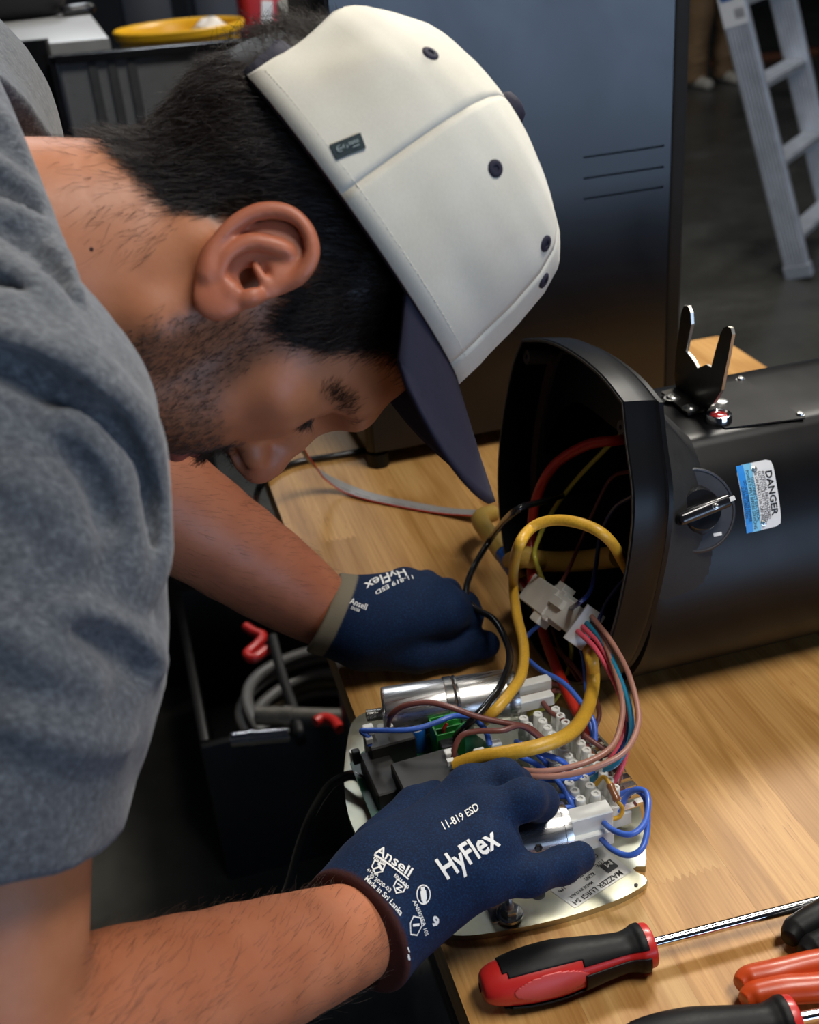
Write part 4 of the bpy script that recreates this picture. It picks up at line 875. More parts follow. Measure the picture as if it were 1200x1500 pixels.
# red jerrycan-like box with a white tag, grey device with a display, dark bins
rc = P(392, 10, 2.9); re_ = empty('red_case', tuple(rc), 'red plastic case with a white tag at the back, right of the bucket', 'case'); zb = btop-.17
bm = bmesh.new(); bm_box(bm, (.13, .12, .26), Matrix.Translation((rc[0], rc[1]+.05, zb+.13)), .02, 3); bm_box(bm, (.03, .08, .05), Matrix.Translation((rc[0]+.055, rc[1]+.05, zb+.27)), .01, 2); obj('body', bm, mat('red_case_plastic', (.42, .012, .018), .4), re_, sm=.6)
bm = bmesh.new(); bm_box(bm, (.028, .003, .055), Matrix.Translation((rc[0]-.005, rc[1]-.0115, P(387, 22, 2.85)[2]))@Matrix.Rotation(.15, 4, 'Y'), .001); obj('tag', bm, mat('white_plate'), re_)
dv = P(462, 12, 2.3); dz = dv[2]; de = empty('bench_meter', (dv[0], dv[1], dz-.1), 'grey bench meter with a small display behind the cap', 'meter')
Md = Matrix.Translation(dv)@Matrix.Rotation(-.35, 4, 'Y')@Matrix.Rotation(-.5, 4, 'X'); bm = bmesh.new(); bm_box(bm, (.13, .07, .10), Md, .008, 2, loc=(0, .035, 0)); obj('housing', bm, mat('meter_grey', (.33, .33, .32), .5), de, sm=.5)
bm = bmesh.new(); bm_box(bm, (.045, .002, .030), Md, 0, loc=(0, -.001, .012)); obj('display', bm, mat('lcd_grey', (.16, .18, .19), .2), de)
for k in range(3): bm = bmesh.new(); bm_lathe(bm, [(.005, 0), (.005, .003), (0, .003)], Md@Matrix.Translation((-.03+.03*k, 0, -.025))@Matrix.Rotation(math.pi/2, 4, 'X'), 14, caps=False); obj('button', bm, blk, de)
st = empty('meter_stand', (dv[0], dv[1]+.10, 0), 'dark post stand that carries the grey bench meter', 'stand')
bm = bmesh.new(); bm_box(bm, (.05, .05, dz-.085), None, .004, loc=(dv[0], dv[1]+.06, (dz-.085)/2)); bm_box(bm, (.16, .16, .02), None, .004, loc=(dv[0], dv[1]+.06, .01)); obj('post', bm, dark, st)
for px, w_, lab in ((322, .10, 'dark blue bin at the back, behind the left side of the bucket'), (215, .10, 'dark blue bin at the back, farther left behind the bucket rim'), (548, .05, 'navy bin at the back between the meter and the black machine')):
    q = P(px, 6, 3.7 if px < 500 else 1.95); e = empty('storage_bin', (q[0], q[1], 0), lab, 'bin', 'dark bins at the back'); bm = bmesh.new()
    zt_ = q[2]+.10 if px < 500 else q[2]+.03
    bm_box(bm, (w_*1.6, .25, zt_), None, .012, 2, loc=(q[0], q[1]+.15, zt_/2)); obj('bin_body', bm, mat('navy_bin', (.014, .020, .034), .5), e, sm=.5)
    bm = bmesh.new(); bm_box(bm, (w_*1.66, .27, .03), None, .008, 2, loc=(q[0], q[1]+.15, zt_+.016)); obj('lid', bm, mat('navy_bin'), e, sm=.5)
# black framed glossy panel with dark strips painting the reflection of blinds, behind the man's neck
s0, s1 = P(84, 80, 1.95), P(402, 55, 1.95); sxv = unit(V3(s1[0]-s0[0], s1[1]-s0[1], 0)); sn_ = np.cross(sxv, (0, 0, 1)); zt2 = (s0[2]+s1[2])/2; wd2 = np.linalg.norm((s1-s0)[:2])
fr = empty('display_panel', ((s0[0]+s1[0])/2, (s0[1]+s1[1])/2, 0), 'black framed grey panel with dark strips for reflected blinds, standing behind the neck', 'panel')
Mp = frame(V3(s0[0], s0[1], zt2), sxv, None, (0, 0, 1)); fwd_ = 1 if (Mp@Vector((0, .05, 0))-Vector(CAM)).length > (Mp@Vector((0, -.05, 0))-Vector(CAM)).length else -1
H2 = .50
for sz, lo in (((wd2+.03, .03, .014), (wd2/2, 0, -.006)), ((.014, .03, H2), (-.006, 0, -H2/2)), ((.014, .03, H2), (wd2+.006, 0, -H2/2)), ((wd2+.03, .03, .014), (wd2/2, 0, -H2))):
    bm = bmesh.new(); bm_box(bm, sz, Mp, .002, loc=lo); obj('frame_bar', bm, kp, fr)
bm = bmesh.new(); bm_box(bm, (wd2, .012, H2), Mp, 0, loc=(wd2/2, fwd_*.006, -H2/2)); obj('grey_sheet', bm, mat('grey_sheet', (.17, .175, .18), .30, var=.04), fr)
for x in (.07, .135, .20): bm = bmesh.new(); bm_box(bm, (.014, .006, H2-.03), Mp, 0, loc=(wd2*x/.36*.5+.02, -fwd_*.003, -H2/2)); obj('reflection_strip', bm, mat('reflection_grey', (.07, .072, .075), .4), fr)
bm = bmesh.new(); bm_box(bm, (.12, .12, zt2-H2-.01), Mp, .004, loc=(wd2*.04, fwd_*.03, -H2-.02-(zt2-H2-.01)/2)); obj('stand', bm, dark, fr)
bm = bmesh.new(); bm_box(bm, (.16, .02, H2+.25), Mp, 0, loc=(-.10, fwd_*.03, -H2/2-.10)); obj('side_cover', bm, blk, fr)

# ------------------------------------------------------------------ aluminium step ladder and person at the back right
lm_, nt, bs = nodes('ladder_aluminium'); v = coords(nt); bs.inputs['Metallic'].default_value = .65
nt.links.new(ramp(nt, noise(nt, v, 14, 4), [(.3, (.60, .62, .66)), (.7, (.76, .78, .82))]), bs.inputs['Base Color']); bs.inputs['Roughness'].default_value = .38
ld = empty('step_ladder', T(1172, 412, 0), 'aluminium step ladder standing on the concrete floor at the back right', 'ladder')
b0 = T(1171, 408, 0)+V3(0, 0, .012); t0 = PY(1073, 0, b0[1]+.10); up_ = unit(t0-b0); LL = np.linalg.norm(t0-b0)*1.55
side_ = V3(.40, .36, 0); wx = unit(np.cross(up_, unit(side_)));
if wx[0] < 0: wx = -wx
def rail(o, name):
    M = frame(o, wx, None, up_); bm = bmesh.new(); bm_box(bm, (.098, .028, LL), M, .003, 1, loc=(0, 0, LL/2))
    for k in range(-3, 4): bm_box(bm, (.005, .006, LL-.06), M, 0, loc=(k*.0125, -.0155, LL/2+.02)); bm_box(bm, (.005, .006, LL-.06), M, 0, loc=(k*.0125, .0155, LL/2+.02))
    r_ = obj(name, bm, lm_, ld); bm = bmesh.new(); bm_box(bm, (.106, .04, .055), M, .004, 1, loc=(0, 0, .022)); obj('foot_cap', bm, mat('grey_foot', (.30, .32, .35), .45), r_); return r_, M
r1, RM = rail(b0, 'rail'); r2, RM2 = rail(b0+side_, 'rail')
for k in range(7):
    z_ = .16+.30*k; c0 = RM@Vector((0, 0, z_)); c1 = RM2@Vector((0, 0, z_)); mid = (c0+c1)/2; M = frame(mid, unit(side_), None, (0, 0, 1)); bm = bmesh.new()
    bm_box(bm, (np.linalg.norm(side_)-.03, .085, .024), M, .003, 1)
    for q in (-.028, 0, .028): bm_box(bm, (np.linalg.norm(side_)-.04, .006, .006), M, 0, loc=(0, q, .0145))
    obj('tread', bm, lm_, ld)
ysg = -1 if (RM@Vector((0, -1, 0))-RM@Vector((0, 0, 0))).dot(Vector(CAM)-Vector(b0)) > 0 else 1
zl = np.linalg.norm(P(1082, 25, proj(b0)[2])-b0)
for nm, sz, lo, m_ in (('sticker', (.088, .002, .25), (0, ysg*.0185, LL*.645+.04), mat('white_plate')), ('sticker_panel', (.046, .002, .16), (-.012, ysg*.0198, LL*.645+.085), mat('sticker_blue', (.02, .10, .32), .4))):
    bm = bmesh.new(); bm_box(bm, sz, RM, 0, loc=lo); obj(nm, bm, m_, ld)
bm = bmesh.new()
for k in range(5): bm_box(bm, (.003+.002*(k % 2), .002, .034), RM, 0, loc=(.006+.0075*k, ysg*.0198, LL*.645-.045))
obj('sticker_bars', bm, mat('grey_ink', (.16, .16, .17), .6), ld)
# person far back: one continuous body in trousers and shoes, seen from the thighs down
pf = T(1018, 128, 0)
pe = empty('person', pf, 'person in tan trousers and pale shoes standing far back, only the legs showing', 'person')
def pant(p):
    q = p-pf.astype(F32); d = None
    for s_ in (0, .26):
        o = V3(s_, s_*.25, 0)
        e = chain(q, [o+V3(.0, 0, .07), o+V3(.0, 0, .20), o+V3(.02, 0, .50), o+V3(.03, 0, .86)], [.080, .078, .088, .112], .04); d = e if d is None else smin(d, e, .05)
    d = smin(d, s_ell(q, (.16, .03, .96), (.20, .14, .13)), .08)
    d = d+(noise3(q, 14, 2)*.007+noise3(q*np.array([1, 1, 2.6], F32), 18, 4)*.006*np.clip(1.5-q[:, 2]*2.2, 0.2, 1)).astype(F32)
    return smax(d, .035-q[:, 2], .01)
me, v_, q_ = sdf_mesh(pant, pf+V3(-.3, -.3, -.02), pf+V3(.6, .4, 1.2), .014, 'trousers'); link('trousers', me, mat('tan_cotton', (.19, .105, .045), .85, scale=40, bmp=.1), pe)
def torso(p):
    q = p-pf.astype(F32); d = s_cap(q, (.16, .03, 1.0), (.16, .03, 1.40), .155, .165); d = smin(d, s_cap(q, (-.03, .03, 1.40), (.35, .03, 1.40), .07), .08)
    for s_ in (-1, 1): d = smin(d, chain(q, [V3(.16+s_*.2, .03, 1.40), V3(.16+s_*.26, .03, 1.10), V3(.16+s_*.25, -.08, .86)], [.055, .045, .035], .02), .03)
    d = smin(d, s_cap(q, (.16, .02, 1.45), (.16, .0, 1.60), .055), .03); return smin(d, s_ell(q, (.16, -.01, 1.66), (.075, .095, .115)), .02)
me, v_, q_ = sdf_mesh(torso, pf+V3(-.3, -.3, .8), pf+V3(.7, .4, 1.85), .014, 'body'); link('body', me, mat('dark_shirt', (.02, .022, .03), .85), pe)
for s_ in (0, .26):
    o = pf+V3(s_, s_*.25, 0)
    fsh = lambda p, o=o: smax(smin(s_cap(p-o.astype(F32), (0, .04, .048), (0.02, -.16, .036), .048, .040), s_cap(p-o.astype(F32), (0, .02, .05), (0, .02, .09), .045), .03), .002-(p[:, 2]-F32(o[2])), .004)
    me, v_, q_ = sdf_mesh(fsh, o+V3(-.12, -.28, -.02), o+V3(.14, .14, .2), .008, 'shoe'); link('shoe', me, mat('pale_shoe', (.40, .35, .28), .7), pe)
bm = bmesh.new(); c = T(1090, 104, 0); bm_box(bm, (.9, .10, .05), Matrix.Translation(c+V3(.35, .3, .026)), .008); tag(obj('wooden_batten', bm, mat('brown_batten', (.16, .05, .02), .6)), 'brown batten on the floor beside the far person', 'batten')
# ------------------------------------------------------------------ the mechanic: head
HR = np.array([[.1173, .1079, .9871], [-.9805, -.1431, .1322], [.1555, -.9837, .0891]])   # columns right, forward, up
_t = math.radians(-2.5); HR = HR@np.array([[1, 0, 0], [0, math.cos(_t), -math.sin(_t)], [0, math.sin(_t), math.cos(_t)]])
HO = V3(.0650, .6423, 1.3365)
def h2w(v): return HO+HR@np.asarray(v, float)
def w2h(p): return (np.asarray(p, float)-HO)@HR
S = lambda v: (V3(*v), V3(-v[0], v[1], v[2]))
EAR_C = V3(.0745, -.0035, -.013)
def ear_field(q):
    """right ear in head coordinates (left: mirror x). local axes: a along ear (lobe->top), b backwards, c outwards"""
    a = unit((.10, -.20, .95)); c0 = unit((.88, -.42, -.10)); b = unit(np.cross(a, c0)); b = b if b[1] < 0 else -b; c = unit(np.cross(a, b)); c = c if c[0] > 0 else -c
    M = np.stack([a, b, c], 1).astype(F32); l = (q-EAR_C.astype(F32))@M*np.array([1.04, .88, 1.], F32)
    A = lambda u, v, w_: (u, v, w_)
    # plate of the ear
    d = s_ell(l, A(.004, .003, .006), (.029, .0175, .0042))
    d = smin(d, s_ell(l, A(-.022, -.004, .006), (.013, .0105, .005)), .007)          # lobe
    # helix rim
    hx = [(.006, -.010, .004), (.019, -.0115, .0085), (.030, -.006, .0115), (.0335, .004, .0128), (.029, .0145, .0132), (.017, .0205, .0132), (.002, .0205, .0125), (-.012, .0150, .011), (-.022, .0065, .0095)]
    hx = spline(hx, 4)
    rr = np.interp(np.linspace(0, 1, len(hx)), [0, .15, .5, .85, 1], [.002, .0031, .0034, .0032, .0045])
    d = smin(d, chain(l, hx, rr, .002), .0035)
    # hollow inside the rim, then the inner fold
    d = smax(d, -s_ell(l, A(.006, .005, .0135), (.0225, .0110, .0052)), .003)
    ah = spline([(-.016, .004, .0095), (-.008, .0095, .0110), (.004, .0108, .0115), (.013, .0065, .0110), (.020, .001, .0095)], 4)
    d = smin(d, chain(l, ah, np.linspace(.0032, .0034, len(ah)), .002), .003)
    # concha bowl, ear hole, tragus
    d = smax(d, -s_ell(l, A(-.003, -.0015, .0105), (.0115, .0082, .0085)), .0025)
    d = smin(d, s_ell(l, A(-.007, -.0105, .0085), (.0065, .0042, .0045)), .003)
    d = smin(d, s_ell(l, A(-.0145, -.0035, .0085), (.0045, .0045, .0036)), .003)
    cr = spline([(.004, -.011, .005), (.002, -.004, .0078), (.002, .002, .007)], 4)
    d = smin(d, chain(l, cr, np.linspace(.0026, .0014, len(cr)), .002), .002)
    hole = s_cap(l, A(-.004, -.0035, .008), A(-.004, -.008, -.008), .0034, .0026)
    return d, hole
def head_field(q):
    """head + neck in head coordinates (metres; x right, y forward, z up)"""
    qs = q.copy(); qs[:, 0] = np.abs(qs[:, 0])
    d = s_ell(qs, (0, -.008, .045), (.0755, .100, .090))
    d = smin(d, s_ell(qs, (0, .035, .020), (.064, .066, .075)), .03)
    d = smin(d, s_ell(qs, (0, .040, -.040), (.052, .054, .062)), .03)             # face block
    d = smin(d, chain(qs, [(.0555, .004, -.030), (.0535, .012, -.062), (.038, .044, -.088), (.012, .066, -.100)], [.013, .0145, .0135, .0145], .012), .022)   # jaw
    d = smin(d, s_ell(qs, (0, .070, -.098), (.022, .016, .015)), .014)            # chin
    d = smin(d, s_ell(qs, (.047, .062, -.012), (.020, .020, .016)), .022)         # cheek bone
    d = smin(d, s_ell(qs, (.034, .062, -.050), (.022, .022, .028)), .02)          # cheek
    d = smin(d, chain(qs, [(0, .0955, .034), (.022, .094, .038), (.042, .079, .036), (.051, .062, .026)], [.0085, .0095, .009, .007], .006), .014)   # brow
    d = smin(d, s_ell(qs, (0, .073, -.056), (.029, .019, .024)), .016)            # muzzle
    d = smax(d, -s_ell(qs, (.033, .1010, .014), (.0165, .0150, .0120)), .014)     # eye socket
    d = smin(d, s_sph(qs, (.0325, .0755, .0145), .0125), .003)                   # eyelid over the ball
    lid = chain(qs, spline([(.020, .0835, .0120), (.027, .0885, .0068), (.035, .0880, .0062), (.044, .0790, .0105)], 4), [.0012]*13, .001)
    d = smin(d, lid, .003)
    d = smin(d, chain(qs, [(0, .0965, .022), (0, .1060, .004), (0, .1145, -.014), (0, .1170, -.021)], [.0066, .0075, .0092, .0100], .008), .012)    # nose
    d = smin(d, s_ell(qs, (.0120, .1035, -.0235), (.0078, .0105, .0078)), .007)
    d = smin(d, s_cap(qs, (0, .110, -.029), (0, .090, -.034), .0055, .006), .007)
    d = smax(d, -s_ell(qs, (.0068, .1075, -.0310), (.0038, .0062, .0042)), .003)
    lipu = chain(qs, spline([(0, .0950, -.0545), (.008, .0945, -.0525), (.017, .0900, -.0550), (.025, .0805, -.0580)], 4), np.linspace(.0052, .0022, 13), .002)
    lipl = chain(qs, spline([(0, .0935, -.0655), (.010, .0920, -.0645), (.018, .0870, -.0620), (.025, .0805, -.0585)], 4), np.linspace(.0060, .0022, 13), .002)
    d = smin(d, lipu, .005); d = smin(d, lipl, .005)
    d = smax(d, -chain(qs, spline([(0, .0990, -.0600), (.010, .0970, -.0592), (.018, .0910, -.0588), (.026, .0820, -.0590)], 4), [.0012]*13, .001), .002)
    # ears
    e, hole = ear_field(qs)
    d = smin(d, e, .006); d = smax(d, -hole, .002)
    # neck: nape muscle and throat
    nk = chain(q, [(0, -.022, -.020), (0, -.028, -.085), NB0, NB0*1.35], [.047, .050, .062, .066], .02)
    nk = smin(nk, s_cap(q, (0, .005, -.055), NB0+V3(0, .03, 0), .046, .058), .03)
    nk = smin(nk, chain(qs, [(.046, -.020, -.036), NB0+V3(.026, .055, .015)], [.010, .014], .01), .02)
    d = smin(d, nk, .022)
    return d
NB0 = V3(.0, -.045, -.165)
# (y, z) outlines on the head, used for hair, beard and stubble
def inpoly(y, z, poly):
    r = np.zeros(len(y), bool); n = len(poly)
    for i in range(n):
        (y0, z0), (y1, z1) = poly[i], poly[(i+1) % n]
        c = ((z0 > z) != (z1 > z)); r ^= c & (y < (y1-y0)*(z-z0)/((z1-z0) if z1 != z0 else 1e-9)+y0)
    return r

# ------------------------------------------------------------------ limbs (world joints)
SR = P(-40, 640, .50); ER = P(-18, 1565, .525); WR = P(545, 1358, .715)
WL = T(492, 908, .940); EL = P(120, 655, .93)
SL = SR+.36*unit((-.10, .96, .23)); NBW = h2w(NB0)
CH = (SR+SL)/2+V3(-.06, 0, -.05); PV = V3(-.56, CH[1], .95)
def arm_field(p):
    r = chain(p, [SR, SR+(ER-SR)*.5, ER], [.050, .049, .043], .02)
    fr = spline([ER, ER+(WR-ER)*.3, ER+(WR-ER)*.7, WR], 3)
    r = smin(r, chain(p, fr, np.interp(np.linspace(0, 1, len(fr)), [0, .3, .72, 1], [.042, .043, .0325, .0260]), .01), .014)
    l = chain(p, [SL, SL+(EL-SL)*.5, EL], [.052, .049, .043], .02)
    fl = spline([EL, EL+(WL-EL)*.3, EL+(WL-EL)*.7, WL], 3)
    l = smin(l, chain(p, fl, np.interp(np.linspace(0, 1, len(fl)), [0, .3, .72, 1], [.044, .049, .0385, .0275]), .01), .014)
    return np.minimum(r, l)
def body_field(p):
    d = s_cap(p, CH+V3(0, .07, 0), CH+V3(0, -.07, 0), .105); d = smin(d, s_cap(p, CH, PV, .13, .14), .08)
    d = smin(d, s_cap(p, NBW, CH, .06, .08), .04)
    d = smin(d, s_cap(p, SR, CH, .055, .08), .05); d = smin(d, s_cap(p, SL, CH, .055, .08), .05)
    return smin(d, arm_field(p), .02)
HEM_C = P(-50, 1232, .512); HEM_N = unit(ER-SR+V3(0, 0, .02))
HEML_C = SL+(EL-SL)*.55; HEML_N = unit(EL-SL)
SLV = [P(-40, 660, .50), P(-28, 760, .50), P(-20, 860, .50), P(-22, 970, .503), P(-40, 1100, .508), P(-58, 1280, .515)]
FOLDS = []
def neck_axis_field(p):
    q = ((p-HO.astype(F32))@HR.astype(F32)).astype(F32)
    return smin(s_cap(q, (0, -.035, -.020), NB0*1.2, .052, .064), s_cap(q, (0, .005, -.055), NB0*1.2+V3(0, .03, 0), .046, .058), .03)
def shirt_core(p):
    d = s_cap(p, CH+V3(.0, .10, 0), CH+V3(.0, -.09, 0), .118)
    d = smin(d, s_cap(p, CH, PV, .145, .165), .09)
    d = smin(d, s_cap(p, NBW, CH, .07, .088), .05)
    d = smin(d, s_cap(p, SR, CH, .064, .088), .05); d = smin(d, s_cap(p, SL, CH, .064, .088), .05)
    d = smin(d, s_cap(p, NBW+V3(.0, 0, .0), SR+V3(-.005, .01, .0), .062, .064), .04); d = smin(d, s_cap(p, NBW+V3(0, 0, .01), SL, .062, .066), .05)
    d = smin(d, neck_axis_field(p)-.012, .03)
    sl = chain(p, SLV, [.074, .0735, .0735, .0745, .070, .064], .01)
    sl = smax(sl, ((p-HEM_C.astype(F32))@HEM_N.astype(F32)), .004)
    d = smin(d, sl, .025)
    s2 = smax(s_cap(p, SL, SL+(EL-SL)*.9, .076, .074), ((p-HEML_C.astype(F32))@HEML_N.astype(F32)), .004)
    return smin(d, s2, .04)
# collar plane: cuts the neck opening
COL_O = h2w((0, 0, -.0955)); COL_N = unit(HR@V3(0, -.06, 1.))
def shirt_field(p):
    d = shirt_core(p)
    for pts, rads, k in FOLDS:
        c = chain(p, pts, np.abs(rads), .004); d = smin(d, c, k) if rads[0] > 0 else smax(d, -c, k)
    nf = neck_axis_field(p)
    w_ = noise3(p, 26, 3)*.0020+noise3(p*np.array([1.0, 1.6, 1.0], F32), 60, 5)*.0007
    d = d+w_.astype(F32)*np.clip((nf-.01)*60, 0, 1).astype(F32)
    cut = np.maximum(-((p-COL_O.astype(F32))@COL_N.astype(F32)), nf-.045)
    d = smax(d, -cut, .004)
    gap = np.maximum(-((p-COL_O.astype(F32))@COL_N.astype(F32))-.02, nf-.006)     # gap between collar and neck
    return smax(d, -gap, .002)
def folds():
    def f(pix, rads, inset=.45, k=.014, cut=False):
        pts = [march(shirt_core, *q) for q in pix]; pts = [(p, r) for p, r in zip(pts, rads) if p is not None]
        ps = np.array([p for p, r in pts]); rs = np.array([r for p, r in pts])
        nn = normals_of(shirt_core, ps); ps = ps+nn*(rs*inset)[:, None]*(1 if cut else -1)
        FOLDS.append((spline(ps, 3), np.interp(np.linspace(0, 1, 3*(len(ps)-1)+1), np.linspace(0, 1, len(ps)), rs)*(-1 if cut else 1), k))
    f([(-60, 488), (0, 503), (60, 526), (118, 556), (165, 596), (200, 648), (218, 720), (221, 800), (214, 870)], [.008, .011, .013, .014, .014, .013, .012, .011, .006], .15, .010)
    f([(-60, 515), (0, 532), (60, 556), (112, 588), (150, 628), (183, 680), (203, 745), (208, 810)], [.003, .005, .0065, .0075, .0075, .007, .006, .003], .05, .004, True)
    f([(105, 625), (140, 670), (170, 725), (188, 790), (192, 850)], [.005, .009, .010, .008, .004], .30, .012)
    f([(90, 660), (125, 710), (150, 770)], [.004, .006, .004], .4, .008, True)
    f([(-40, 296), (20, 322), (70, 362), (108, 430)], [.004, .008, .008, .005], .15, .008)
    f([(-40, 322), (18, 346), (66, 386), (100, 450)], [.003, .005, .005, .003], .3, .004, True)
    f([(-40, 372), (10, 402), (65, 447), (108, 515), (140, 580)], [.004, .008, .010, .009, .004], .15, .008)
    f([(-40, 402), (6, 430), (56, 474), (94, 530)], [.003, .005, .005, .003], .2, .004, True)
    f([(-40, 440), (20, 462), (80, 505), (120, 545)], [.004, .007, .007, .004], .2, .008)
    f([(-40, 226), (10, 258), (55, 306), (80, 356)], [.003, .006, .006, .003], .2, .008)
    f([(-40, 250), (4, 282), (46, 328)], [.003, .005, .003], .4, .006, True)
    f([(-30, 146), (10, 186), (40, 236)], [.003, .005, .003], .2, .008)
    f([(95, 890), (150, 915), (200, 950), (226, 966)], [.003, .007, .010, .008], .2, .010)
    f([(110, 925), (160, 950), (205, 985)], [.003, .006, .004], .4, .008, True)
    f([(-20, 900), (60, 960), (130, 1000)], [.003, .006, .003], .3)
    f([(20, 1060), (100, 1080), (170, 1090)], [.003, .005, .003], .3)
    f([(20, 700), (80, 740), (120, 800)], [.003, .006, .003], .3)
# ------------------------------------------------------------------ gloves
def hand_field(p, J, wrist, cuff, lat, n_out, rp=.0165, spread=.015, rc=.029):
    ks = [J[k][0] for k in ('index', 'middle', 'ring', 'pinky')]
    d = None
    for i, k in enumerate(ks):
        base = wrist+lat*spread*(1.2-.8*i)
        e = s_cap(p, base, k, rp+.002, rp-.0015); d = e if d is None else smin(d, e, .022)
    c = smin(s_cap(p, cuff+lat*spread, wrist+lat*spread*.8, rc, rc-.003), s_cap(p, cuff-lat*spread, wrist-lat*spread*.8, rc, rc-.003), .03)
    c = smin(c, s_cap(p, wrist, (ks[1]+ks[2])/2*.45+wrist*.55, rc-.003, rp+.004), .02)
    d = smin(d, c, .025)
    for k in ('index', 'middle', 'ring', 'pinky', 'thumb'):
        pts = J[k]; m = len(pts); r0, r1 = J['r'][k]
        d = smin(d, chain(p, pts, np.linspace(r0, r1, m), .006), .008)
    return smax(d, (p-cuff.astype(F32))@n_out.astype(F32), .002)
tj = lambda *a: [T(*q) for q in a]
JR = dict(index=tj((688, 1155, .984), (738, 1141, .986), (754, 1150, .966), (750, 1168, .945)),
          middle=tj((706, 1195, .990), (768, 1171, .994), (790, 1174, .978), (786, 1183, .956)),
          ring=tj((710, 1240, .986), (735, 1243, .978), (738, 1256, .955), (728, 1262, .935)),
          pinky=tj((706, 1290, .974), (775, 1283, .968), (822, 1268, .958), (849, 1256, .952)),
          thumb=tj((552, 1240, .952), (610, 1185, .944), (660, 1160, .932), (700, 1155, .926)),
          r=dict(index=(.0135, .0112), middle=(.0138, .0112), ring=(.0132, .0108), pinky=(.0128, .0105), thumb=(.017, .0115)))
CUFR = ER+(WR-ER)*.935; WRH = T(582, 1300, .964); NR = unit(unit(CUFR-WRH)*.35+unit(ER-WR)*.65)
LATR = unit(np.cross(NR, (0, 0, 1.))); LATR = LATR*np.sign(np.dot(LATR, JR['index'][0]-JR['pinky'][0]))
JL = dict(index=tj((655, 902, .952), (686, 902, .938), (684, 915, .918), (660, 920, .914)),
          middle=tj((645, 880, .956), (680, 888, .938), (675, 900, .916), (648, 900, .914)),
          ring=tj((622, 866, .954), (655, 868, .938), (655, 880, .916), (630, 885, .914)),
          pinky=tj((592, 858, .948), (625, 855, .932), (628, 865, .915), (605, 870, .914)),
          thumb=tj((535, 950, .930), (610, 958, .922), (665, 952, .918), (712, 944, .916)),
          r=dict(index=(.0135, .0115), middle=(.0138, .0115), ring=(.0132, .011), pinky=(.0125, .0105), thumb=(.0185, .0125)))
CUFL = EL+(WL-EL)*.945; WLH = T(535, 912, .944); NL = unit(unit(CUFL-WLH)*.5+unit(EL-WL)*.5)
LATL = unit(np.cross(NL, (0, 0, 1.))); LATL = LATL*np.sign(np.dot(LATL, JL['index'][0]-JL['pinky'][0]))
glove_r = lambda p: hand_field(p, JR, WRH, CUFR, LATR, NR)
glove_l = lambda p: hand_field(p, JL, WLH, CUFL, LATL, NL, rp=.0185, spread=.017, rc=.028)
def bounds(pts, m): a = np.array(pts); return a.min(0)-m, a.max(0)+m

# ------------------------------------------------------------------ cap
def cap_frame():
    fw = V3(.600*.94, .80*.94, .34); rt = V3(.235, .325, -.915); rt = unit(rt-fw*np.dot(rt, fw)/np.dot(fw, fw)); fw = unit(fw); up = np.cross(rt, fw)
    return RC@rt, RC@fw, RC@up
CR_, CF_, CU_ = cap_frame(); CO_ = P(517, 327, .650)-CU_*.0055+CF_*.001+CR_*.004
c2w = lambda r, f, u: CO_+CR_*r+CF_*f+CU_*u
CA, CB, CHH = .1065, .085, .110
_pf = np.array([(1, 0), (.975, .2), (.94, .42), (.885, .64), (.82, .775), (.72, .845), (.57, .895), (.39, .945), (.2, .98), (0, 1)])
_pb = np.array([(1, 0), (.985, .18), (.965, .36), (.93, .51), (.86, .65), (.755, .755), (.60, .885), (.42, .95), (.21, .985), (0, 1)])
_ps = np.array([(1, 0), (.99, .2), (.965, .40), (.915, .58), (.835, .73), (.72, .835), (.56, .915), (.38, .965), (.19, .99), (0, 1)])
def cap_pt(phi, t, off=0.):
    """phi 0 = front, 90 deg = wearer's right; t 0 rim .. 1 button"""
    c = math.cos(phi); i = t*(len(_pf)-1); k = min(int(i), len(_pf)-2); u = i-k
    g = lambda a: a[k]*(1-u)+a[k+1]*u
    wf = max(c, 0)**2; wb = max(-c, 0)**2; ws = 1-wf-wb
    r, z = g(_pf)*wf+g(_pb)*wb+g(_ps)*ws
    return c2w(math.sin(phi)*(CB+off)*r, c*(CA+off)*r, CHH*z+off*t)
# ------------------------------------------------------------------ the man: body mesh, hair, clothes
folds()
man = empty('person', (PV[0]-.06, PV[1], 0), 'person in grey t-shirt, cream cap and dark blue gloves bent over the bench', 'person')
skin, nt, bs = nodes('skin'); L = nt.links; v = coords(nt)
at = lambda n_: (lambda a: a.outputs['Fac'])(N(nt, 'ShaderNodeAttribute', attribute_name=n_))
n1 = noise(nt, v, 28, 5, .6); n2 = noise(nt, v, 400, 3, .6)
c = ramp(nt, n1, [(.25, (.365, .128, .054)), (.5, (.425, .158, .070)), (.75, (.485, .195, .092))])
c = mixc(nt, at('flush'), c, (.47, .13, .075)); c = mixc(nt, at('lip'), c, (.36, .085, .075))
bm_ = N(nt, 'ShaderNodeMath', operation='MULTIPLY'); L.new(at('beard'), bm_.inputs[0]); L.new(ramp(nt, noise(nt, v, 260, 3, .7), [(.35, (.35,)*3), (.65, (.85,)*3)]), bm_.inputs[1])
c = mixc(nt, bm_.outputs[0], c, (.115, .055, .033)); c = mixc(nt, at('scalp'), c, (.012, .008, .006))
L.new(c, bs.inputs['Base Color']); bs.inputs['Subsurface Weight'].default_value = .12; bs.inputs['Subsurface Radius'].default_value = (.010, .004, .002); bs.inputs['Subsurface Scale'].default_value = .6
mr = N(nt, 'ShaderNodeMapRange'); mr.inputs[3].default_value = .42; mr.inputs[4].default_value = .58; L.new(n2, mr.inputs[0]); L.new(mr.outputs[0], bs.inputs['Roughness'])
bump(nt, bs, n2, .12, .0006)
